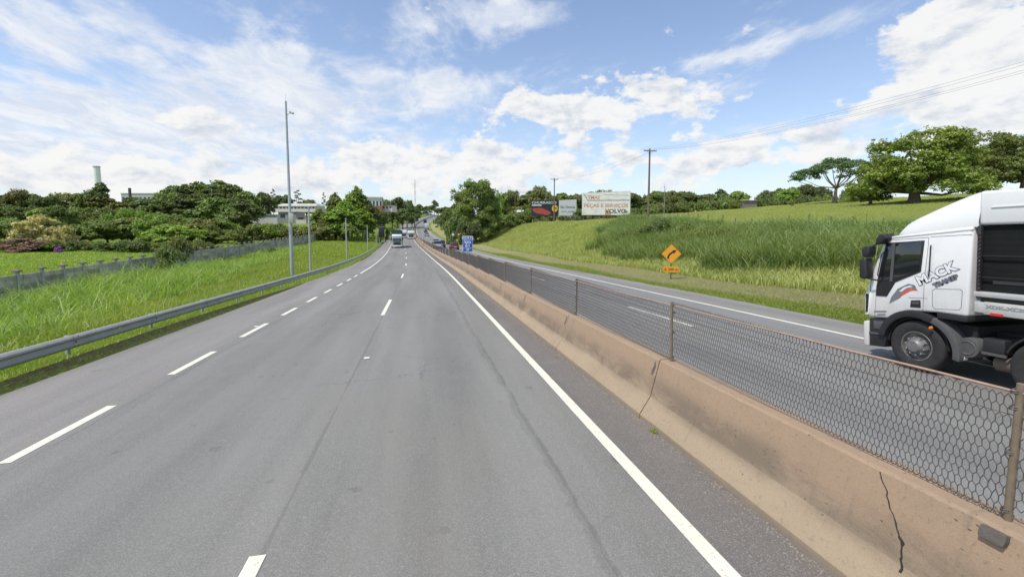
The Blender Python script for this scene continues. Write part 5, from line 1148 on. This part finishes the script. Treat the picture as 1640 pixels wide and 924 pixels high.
# right of the bend
tree('forest', 762, 286, 134, 74, 0, 'tallest full green tree of the big clump at the bend', 'big clump at the bend', rot=.4); tree('forest', 738, 302, 142, 56, 0, 'left tree of the big clump at the bend', 'big clump at the bend', rot=2.2); tree('forest', 782, 297, 140, 46, 0, 'right tree of the big clump at the bend', 'big clump at the bend', rot=4)
for i, (px, yt, d_, w) in enumerate(((727, 345, 128, 34), (744, 350, 124, 36), (717, 338, 170, 28), (712, 342, 215, 22), (758, 356, 128, 28), (706, 345, 280, 20))): tree('bush' if i < 2 else 'round2', px, yt, d_, w, 0, f'dark low tree, {ORD[i]} under the big clump at the bend', 'low trees under the clump')
row((795, 852), ([795, 820, 852], [312, 308, 314]), 170, 34, ['round2', 'tall'], [1, 3, 1, 2], 'belt left of the black billboard', 'trees left of the billboards', step=13, dj=12)
row((800, 850), ([800, 850], [334, 338]), 158, 26, ['bush', 'round2'], [1, 2, 3], 'shrubs left of the black billboard', 'shrubs left of the billboards', step=10, dj=4)
row((848, 1060), ([848, 865, 885, 930, 960, 1010, 1060], [308, 302, 312, 310, 308, 309, 310]), 172, 34, ['round', 'round2', 'tall'], [0, 1, 1, 0, 3], 'tree belt behind the billboards', 'tree belt behind the billboards', step=13, dj=12)
row((790, 1050), ([790, 850, 1050], [345, 336, 330]), 150, 28, ['bush', 'round2'], [1, 1, 2], 'low shrubs under the billboards', 'shrubs behind the billboards', step=14, dj=4)
row((1055, 1145), ([1055, 1080, 1100, 1145], [311, 309, 307, 313]), 178, 34, FL, [3, 0, 1, 3], 'belt right of the utility pole', 'tree belt right of the utility pole', step=14, dj=8)
row((1052, 1175), ([1052, 1175], [324, 318]), 163, 26, ['bush'], [1, 0, 3], 'undergrowth of the right tree belt', 'undergrowth right of the utility pole', step=11, dj=3, name='bush', cat='bush', jit=2)
row((1215, 1400), ([1215, 1400], [312, 309]), 176, 26, ['bush'], [0, 1], 'far hedge on the pasture skyline', 'far hedge on the pasture', step=13, dj=3, name='bush', cat='bush', jit=2)
row((925, 1060), ([925, 1060], [337, 333]), 124, 24, ['bush'], [0, 1, 0], 'shrubs directly behind the big billboard', 'shrubs behind the big billboard', step=10, dj=2, name='bush', cat='bush', jit=2)
tree('tall', 1152, 303, 180, 24, 0, 'dark taller tree at the right end of the tree belt', None); tree('round', 1181, 306, 176, 34, 2, 'yellow-green tree left of the small shed on the pasture', None)
for i, (px, yt, w, mi) in enumerate(((1228, 305, 26, 0), (1246, 302, 32, 0), (1290, 296, 40, 0), (1308, 300, 34, 0), (1365, 300, 36, 0), (1270, 300, 28, 1), (1385, 296, 40, 0))): tree('broad', px, yt, 190, w, mi, f'distant dark tree, {ORD[i]} along the pasture skyline', 'trees along the pasture skyline')
tree('broad', 1262, 303, 135, 32, 2, 'yellow-green flat-topped small tree on the pasture with a sapling beside it', None); tree('bush', 1266, 319, 110, 9, 1, 'tiny green sapling below the flat-topped small tree', None, name='sapling')
tree('umbrella', 1335, 253, 112, 118, 0, 'flat-topped open tree with visible branches on the pasture', None, ybase=320, rot=1.)
tree('spreading', 1462, 209, 72, 178, 1, 'big spreading tree with thick trunk above the truck cab', None, ybase=327, rot=.6)
tree('spreading', 1392, 268, 78, 58, 1, 'small low side tree left of the big spreading tree', None, ybase=330, rot=3)
tree('spreading', 1572, 212, 108, 120, 0, 'wide dark full-crowned tree behind the truck roof', None, ybase=303, rot=2); tree('spreading', 1640, 222, 112, 130, 0, 'right-hand full-crowned tree cut by the picture edge', None, ybase=303, rot=4)
tree('round2', 1580, 250, 112, 80, 1, 'dense round tree under the hilltop trees', None, ybase=305); tree('round', 1632, 246, 108, 80, 1, 'dense tree at the right picture edge behind the truck', None, ybase=303)
# bare dead tree
p = at(1063, 346, 62); zz_ = gz(p[0], p[1]); dt = empty('dead_tree', (p[0], p[1], zz_), 'bare thin dead tree on the bank right of the utility pole', 'tree'); h = at(1063, 296, 62)[2]-zz_
mb = MB().tube([(0, 0, -.2), (.05, 0, h*.5), (0, 0, h)], [.07, .05, .015], 5)
for q in range(12):
    a = random.random()*6.28; z0 = h*(.35+.6*random.random()); l = .9*(1.1-z0/h)+.25; mb.tube([(0.03, 0, z0), (math.cos(a)*l, math.sin(a)*l, z0+l*.7)], [.025, .006], 4)
mb.build('trunk', M['bark_pale'], dt)

# ---------------------------------------------------------------- grass, cane and weeds
def blades(name, P_, h, w, lean, mat, segs=2, seed=0, curl=.6, clump=0, label=None):
    """P_ (n,3) roots, h (n,) heights; ribbons of segs quads"""
    g_ = np.random.default_rng(seed); n = len(P_); a = g_.random(n)*2*np.pi; dirn = np.stack([np.cos(a), np.sin(a), np.zeros(n)], 1); b_ = g_.random(n)*2*np.pi
    side = np.stack([np.cos(b_), np.sin(b_), np.zeros(n)], 1)*w*(.6+.8*g_.random(n))[:, None]/2; L_ = lean*(.4+1.2*g_.random(n)); Vs = []
    for s_ in range(segs+1):
        q = s_/segs; ctr = P_+dirn*(h*L_*q**(1+curl*2))[:, None]+np.array([0, 0, 1.])*(h*(q-.28*L_*q**3))[:, None]; wd_ = (1-q**1.5)*1.0+.04
        Vs += [ctr-side*wd_, ctr+side*wd_]
    V = np.stack(Vs, 1).reshape(-1, 3); m_ = 2*(segs+1); o_ = (np.arange(n)*m_)[:, None]; Fq = np.concatenate([o_+[2*s_, 2*s_+1, 2*s_+3, 2*s_+2] for s_ in range(segs)])
    var = np.repeat(g_.random(n)**1.3, m_)
    return tag(link(name, npmesh(name, V, Fq, mat, var)), label, kind='stuff')
def fbm(X, Y, s_, seed):
    g_ = np.random.default_rng(seed); v = np.zeros_like(X)
    for o_ in range(4):
        for _ in range(3): a, ph = g_.random()*6.28, g_.random()*6.28; v += np.sin((X*np.cos(a)+Y*np.sin(a))*s_*2**o_*(.7+.6*g_.random())+ph)/2**o_
    return v/3
def scatter_ty(n, t0, t1, y0, y1, seed, power=1.0):
    g_ = np.random.default_rng(seed); y = y0+(y1-y0)*g_.random(n)**power; t = t0+(t1-t0)*g_.random(n); x = _ax(y)+t; return x, y, t
# short verge grass under and behind the guardrail
x, y, t = scatter_ty(100000, -13.2, -10.98, 4, 60, 1, 1.7); P_ = np.stack([x, y, ground(x, y)-.01], 1); h = (.04+.08*rng.random(len(x)))*(1+.9*np.clip(-(t+11.9), 0, 1)); blades('verge_grass', P_, h, .017, .55, M['grass_bright'], 1, 2, label='short bright grass under the guardrail')
x, y, t = scatter_ty(60000, -14.5, -11., 30, 130, 3, 1.4); P_ = np.stack([x, y, ground(x, y)-.01], 1); blades('verge_grass', P_, .08+.12*rng.random(len(x)), .04, .5, M['grass_bright'], 1, 4)
# medium grass over the left slope
x, y, t = scatter_ty(150000, -33.5, -12.6, 5, 95, 5, 1.35); f_ = fbm(x, y, .25, 1); P_ = np.stack([x, y, ground(x, y)-.02], 1); h = (.20+.24*rng.random(len(x)))*(1+.7*np.clip(f_, -.6, 1)); blades('slope_grass', P_, h, .04, .6, M['grass_bright'], 2, 6, label='bright knee-high grass on the left slope')
x, y, t = scatter_ty(60000, -30, -12, 80, 200, 7, 1.2); P_ = np.stack([x, y, ground(x, y)-.02], 1); blades('slope_grass', P_, .35+.4*rng.random(len(x)), .11, .6, M['grass_bright'], 1, 8)
# tall cane grass along the wall
g_ = np.random.default_rng(9); nt_ = 5200; y = 5+95*g_.random(nt_)**1.2; t = -33.2+18.6*g_.random(nt_)**1.15; x = _ax(y)+t; f_ = fbm(x, y, .16, 3); lim = -19.0+np.clip((30-y)/20, 0, 1)*3.2-np.clip((y-55)/30, 0, 1)*6
keep = (t < lim+2.2*f_)&(f_ > -.75)&(x > -29.5)&(fbm(x, y, .8, 33) > -.45); x, y, f_, t = x[keep], y[keep], f_[keep], t[keep]; R2 = 15
X2 = np.repeat(x, R2)+g_.normal(size=len(x)*R2)*.22; Y2 = np.repeat(y, R2)+g_.normal(size=len(x)*R2)*.22; sc_ = np.repeat((.85+.45*g_.random(len(x))+.3*np.clip(f_, -1, 1))*np.clip(1.35-.05*np.abs(x+22), .8, 1.3), R2)*np.repeat(np.clip(1-.15*(y-50)/40, .75, 1.), R2)
P_ = np.stack([X2, Y2, ground(X2, Y2)-.05], 1); blades('cane_grass', P_, sc_*(.34+1.1*g_.random(len(X2))**1.5)*np.repeat(np.clip(.85+.5*fbm(x, y, .9, 31), .45, 1.5), R2), .055, .75, M['grass_tall'], 4, 10, label='tall arching cane grass in front of the precast wall')
# right verge and bank
x, y, t = scatter_ty(90000, 9.2, 17, 9, 75, 11, 1.6); f_ = fbm(x, y, .5, 5); P_ = np.stack([x, y, ground(x, y)-.01], 1); dryz = (t > 11.2)&(t < 15.2); kk_ = (~dryz)|(g_.random(len(x)) < .35); P1 = P_[kk_&~dryz]; blades('mown_grass', P1, .07+.10*g_.random(len(P1)), .022, .5, M['grass_bright'], 1, 12, label='short mown grass beside the opposite shoulder')
P1 = P_[kk_&dryz]; blades('dry_mown_grass', P1, .06+.08*g_.random(len(P1)), .022, .6, M['grass_dry'], 1, 13, label='dry mown strip along the right verge')
x, y, t = scatter_ty(170000, 15.2, 37, 12, 150, 14, 1.35); f_ = fbm(x, y, .22, 6); P_ = np.stack([x, y, ground(x, y)-.02], 1); hh_ = (.35+.35*g_.random(len(x)))*(1+.5*np.clip(f_, -.8, 1)); blades('bank_grass', P_, hh_, .055, .55, M['grass_dry'], 2, 15, label='yellowish long grass on the right bank')
x = 37+90*g_.random(70000)**1.2; y = 15+130*g_.random(70000); P_ = np.stack([x, y, ground(x, y)-.02], 1); blades('pasture_grass', P_, .08+.16*g_.random(len(x)), .07, .6, M['pasture_green'], 1, 16, label='grazed grass on the hillside pasture')
x = -75+44*g_.random(60000); y = 25+75*g_.random(60000); P_ = np.stack([x, y, ground(x, y)-.02], 1); blades('field_grass', P_, .12+.22*g_.random(len(x))*(1+.6*fbm(x, y, .3, 9)), .09, .6, M['grass_bright'], 1, 26, label='grass of the green field beyond the precast wall')
# dense reed clump on the right bank
nt_ = 6200; y = 8+66*g_.random(nt_)**1.1; t = 17.6+17*g_.random(nt_); x = _ax(y)+t; f_ = fbm(x, y, .2, 8); front = 18.4+2.0*fbm(x, y, .5, 12)+np.clip((y-52)/18, 0, 1)*9; keep = (t > front)&(t < 33.2+.6*f_)&(fbm(x, y, .9, 44) > -.6); x, y, f_, t = x[keep], y[keep], f_[keep], t[keep]
R2 = 17; X2 = np.repeat(x, R2)+g_.normal(size=len(x)*R2)*.25; Y2 = np.repeat(y, R2)+g_.normal(size=len(x)*R2)*.25; T2 = np.repeat(t, R2); sc_ = np.repeat(.8+.45*g_.random(len(x))+.2*np.clip(f_, -1, 1), R2)
P_ = np.stack([X2, Y2, ground(X2, Y2)-.05], 1); blue = (T2+2.5*np.repeat(f_, R2)) > 26.5
blades('reed_grass', P_[~blue], (sc_*(1.1+.95*g_.random(len(X2))))[~blue], .065, .6, M['reed_green'], 3, 17, label='tall green reed grass clump on the right bank')
blades('coarse_reeds', P_[blue], (sc_*(1.05+.7*g_.random(len(X2))))[blue], .07, .9, M['grass_blue'], 3, 18, label='darker coarse reeds at the top of the clump on the right bank')
for i, (px, py, d_, w) in enumerate(((1062, 352, 56, 44), (1100, 358, 52, 40), (1015, 372, 62, 38), (1390, 398, 27, 50), (1035, 362, 58, 40), (1130, 366, 48, 44), (1165, 370, 46, 40), (1210, 372, 42, 46), (1255, 372, 39, 44), (1305, 376, 35, 48), (1350, 384, 31, 52), (985, 382, 64, 30))): tree('bush', px, py-4, d_, w, [0, 1, 1][i % 3], f'leafy bush, {ORD[i]} growing in the reed clump on the right bank', 'bushes in the reed clump', name='bush', cat='bush')
row((520, 640), ([520, 640], [371, 366]), 150, 9, ['bush'], [1, 0, 1], 'bushes on the left hillside', 'bushes on the left hillside', step=17, dj=20, name='bush', cat='bush', jit=2)
tree('bush', 430, 396, 84, 26, 1, 'low bush on the left slope right of the mast foot', None, name='bush', cat='bush'); tree('bush', 350, 412, 62, 16, 2, 'low clump of weeds on the left slope', None, name='bush', cat='bush')
# broad-leaved weeds mixed into both verges
for (nm, n_, t0, t1, y0, y1, sd, hh0, m_) in (('broad_weeds', 9000, -30, -12.6, 5, 80, 51, .22, 'leaf_mid'), ('broad_weeds', 7000, 15.5, 31, 14, 110, 52, .3, 'leaf_light'), ('seed_stalks', 7000, -30, -12.4, 5, 70, 53, .9, 'grass_dry'), ('seed_stalks', 9000, 16, 33, 14, 90, 54, 1.0, 'grass_dry')):
    x, y, t = scatter_ty(n_, t0, t1, y0, y1, sd, 1.35); f_ = fbm(x, y, .6, sd); q_ = f_ > .25; x, y = x[q_], y[q_]
    if nm == 'broad_weeds': x = np.repeat(x, 5)+g_.normal(size=len(x)*5)*.10; y = np.repeat(y, 5)+g_.normal(size=len(y)*5)*.10
    P_ = np.stack([x, y, ground(x, y)], 1); blades(nm, P_, hh0*(.6+.6*g_.random(len(x))), .10 if nm == 'broad_weeds' else .022, .9 if nm == 'broad_weeds' else .25, M[m_], 2, sd)
# weed at the barrier foot
wy, _ = facefrom(1062, 690); px_ = ax(7)
P_ = np.stack([3.7-.68+.02*g_.normal(size=60), yrow(692, -.68)+.04*g_.normal(size=60), np.zeros(60)], 1); P_[:, 2] = _zr(P_[:, 1])-.01
tag(blades('weed_tuft', P_, .03+.06*g_.random(60), .012, .9, M['grass_bright'], 2, 19, label='small green weed tuft at the foot of the barrier'), kind='stuff')
P_ = np.stack([3.7-.45+.03*g_.normal(size=500), 9+22*g_.random(500), np.zeros(500)], 1); P_[:, 0] = _ax(P_[:, 1])-.67+.02*g_.normal(size=500); P_[:, 2] = _zr(P_[:, 1])-.01; kk_ = fbm(P_[:, 0], P_[:, 1], 1.8, 4) > .5
blades('foot_weeds', P_[kk_], .02+.03*g_.random(kk_.sum()), .01, .9, M['grass_dry'], 1, 20, label='sparse dry weeds along the barrier foot')

# ---------------------------------------------------------------- buildings far away
roofm = plain('pale_roof', (.50, .47, .43), .7, 0, .12, .4); wallm = plain('pale_render', (.62, .58, .52), .85, 0, .1, .5); wallr = plain('red_brown_wall', (.32, .14, .10), .85, 0, .15, .5); wallw = plain('white_render', (.62, .62, .60), .85, 0, .1, .3); dwin = flat('far_window', (.05, .06, .07), .3)
def bldg(px0, px1, yt, yb_, d_, dep, label, wall, roof, nwin, name='building', rh=.06, wrow=1, rot=-YAW, hip=0, ext=1.2):
    a = at(px0, yb_, d_); b_ = at(px1, yb_, d_); wd = float(np.linalg.norm((b_-a)[:2])); c_ = (a+b_)/2; h = float(at(px0, yt, d_)[2]-a[2])
    r = empty(name, tuple(c_), label, 'building', rot=(0, 0, rot)); hw = h*(1-rh)
    w_ = MB().box(-wd/2, wd/2, 0, dep, -ext, hw).build('wall', wall, r)
    if hip: MB().add([(-wd/2-.4, -.5, hw), (wd/2+.4, -.5, hw), (wd/2+.4, dep+.5, hw), (-wd/2-.4, dep+.5, hw), (-wd/2+1, dep/2, h), (wd/2-1, dep/2, h)], [(0, 1, 5, 4), (1, 2, 5), (2, 3, 4, 5), (3, 0, 4), (3, 2, 1, 0)]).build('roof', roof, r)
    else: MB().box(-wd/2-.3, wd/2+.3, -.4, dep+.3, hw, h).build('roof', roof, r)
    ph_ = hw/wrow
    for q in range(nwin):
        for rr_ in range(wrow):
            x_ = -wd/2+wd*(q+.5)/nwin; sw = wd/nwin*.27; z0 = ph_*rr_+ph_*.32
            MB().box(x_-sw, x_+sw, -.05, .02, z0, z0+ph_*.42).build('window', dwin, r)
    return r, wd, h
bldg(441, 505, 325.5, 336, 232, 12, 'long low pale building with a row of small windows on the left hill', wallm, roofm, 11, hip=1, rh=.45)
r, wd, h = bldg(586, 612, 315.5, 337, 245, 14, 'white block building with red-brown side wall above the road', wallw, wallw, 5, rot=-YAW+.25, rh=.08)
MB().box(wd/2+.002, wd/2+.12, .1, 13.9, -1.5, h*.9).build('side_wall', wallr, r); MB().box(-wd/2, wd/2, -.14, -.052, -2.5, h*.32).build('base_wall', wallr, r)
bldg(612, 628, 329, 336, 250, 10, 'low pale annex to the right of the white block building', wallm, roofm, 3)
bldg(400, 444, 343.5, 355.5, 178, 2, 'long white panel wall in front of the hillside trees', wallw, wallw, 0, name='panel_wall')
for q in range(10): pass
bldg(446, 474, 339, 353, 182, 8, 'grey shed with a dark opening behind the mast cabinet', plain('shed_grey', (.30, .30, .30), .8, 0, .1, 1), roofm, 2)
bldg(474, 490, 347, 353, 160, 5, 'small terracotta roofed hut right of the mast', wallm, plain('terracotta', (.45, .22, .15), .8, 0, .2, 1), 1)
bldg(195, 250, 309.5, 330, 370, 30, 'pale grey factory hall rising behind the left wood', plain('factory_grey', (.44, .47, .49), .7, 0, .1, .2), roofm, 8)
p = at(209, 325, 360); fs_ = tag(MB().tube([(0, 0, -5), (0, 0, at(209, 301.5, 360)[2]-p[2])], 1.0, 10).build('stack_pipe', flat('pipe_dark', (.07, .07, .08), .6), loc=tuple(p), smooth=True), 'thin dark exhaust stack on the factory hall', 'chimney')
p = at(159, 330, 430); d_ = 430; hh = float(at(159, 267, d_)[2]-p[2]); ch = empty('chimney', tuple(p), 'tall pale concrete chimney behind the left wood', 'chimney')
MB().tube([(0, 0, -10), (0, 0, hh-1.2)], [3.2, 2.6], 20).build('shaft', plain('chimney_concrete', (.78, .775, .74), .85, 0, .08, .2), ch, smooth=True); MB().tube([(0, 0, hh-1.2), (0, 0, hh)], [2.85, 2.85], 20).build('rim', plain('chimney_rim', (.45, .45, .43), .85), ch, smooth=True)
# shed on the pasture
bldg(1191, 1213, 319.5, 324, 170, 5, 'small grey-roofed shed on the pasture skyline', plain('shed_wood', (.2, .18, .16), .9), roofm, 2, hip=1, rh=.4, ext=4)
# lattice mast
p = at(665, 342, 420); hh = float(at(665, 288, 420)[2]-p[2]); lm = empty('lattice_mast', tuple(p), 'red and white lattice radio mast in the middle distance', 'mast')
rd = flat('mast_red', (.5, .12, .09), .6); wh_ = flat('mast_white', (.6, .6, .6), .6); nseg = 9
for q in range(nseg):
    mb = MB(); z0, z1 = hh*q/nseg-(3 if q == 0 else 0), hh*(q+1)/nseg
    for a in range(3):
        A0 = (.55*math.cos(a*2.094), .55*math.sin(a*2.094)); B0 = (.55*math.cos((a+1)*2.094), .55*math.sin((a+1)*2.094)); mb.tube([(*A0, z0), (*A0, z1)], .09, 4)
        for s_ in range(3): mb.tube([(*A0, z0+(z1-z0)*s_/3), (*B0, z0+(z1-z0)*(s_+1)/3)], .05, 3)
    mb.build('mast_section', rd if q % 2 else wh_, lm)
# distant hills
for (az0, az1, dist, ht, sd, nm) in ((-62, -8, 2600, 46, 1, 'distant_hills'), (-6, 20, 2700, 80, 2, 'distant_hills')):
    mb = MB(); vs = []; n = 60; r_ = random.Random(sd); ph = [r_.random()*6 for _ in range(5)]
    for i in range(n+1):
        a = R_(az0+(az1-az0)*i/n); s_ = math.sin(math.pi*i/n); hgt = ht*s_**.4*(.75+.2*math.sin(i*.21+ph[0])+.12*math.sin(i*.53+ph[1])+.05*math.sin(i*1.3+ph[2]))
        for (dd_, zz_) in ((0, -20), (120, hgt*.5), (280, hgt), (700, hgt*.3-20)): vs.append((math.sin(a)*(dist+dd_), math.cos(a)*(dist+dd_), zz_))
    mb.add(vs, [(i*4+j, (i+1)*4+j, (i+1)*4+j+1, i*4+j+1) for i in range(n) for j in range(3)]); o = mb.build(nm, plain('hill_forest', (.05, .075, .05), .95, 0, .4, .02), smooth=True); tag(o, kind='structure')
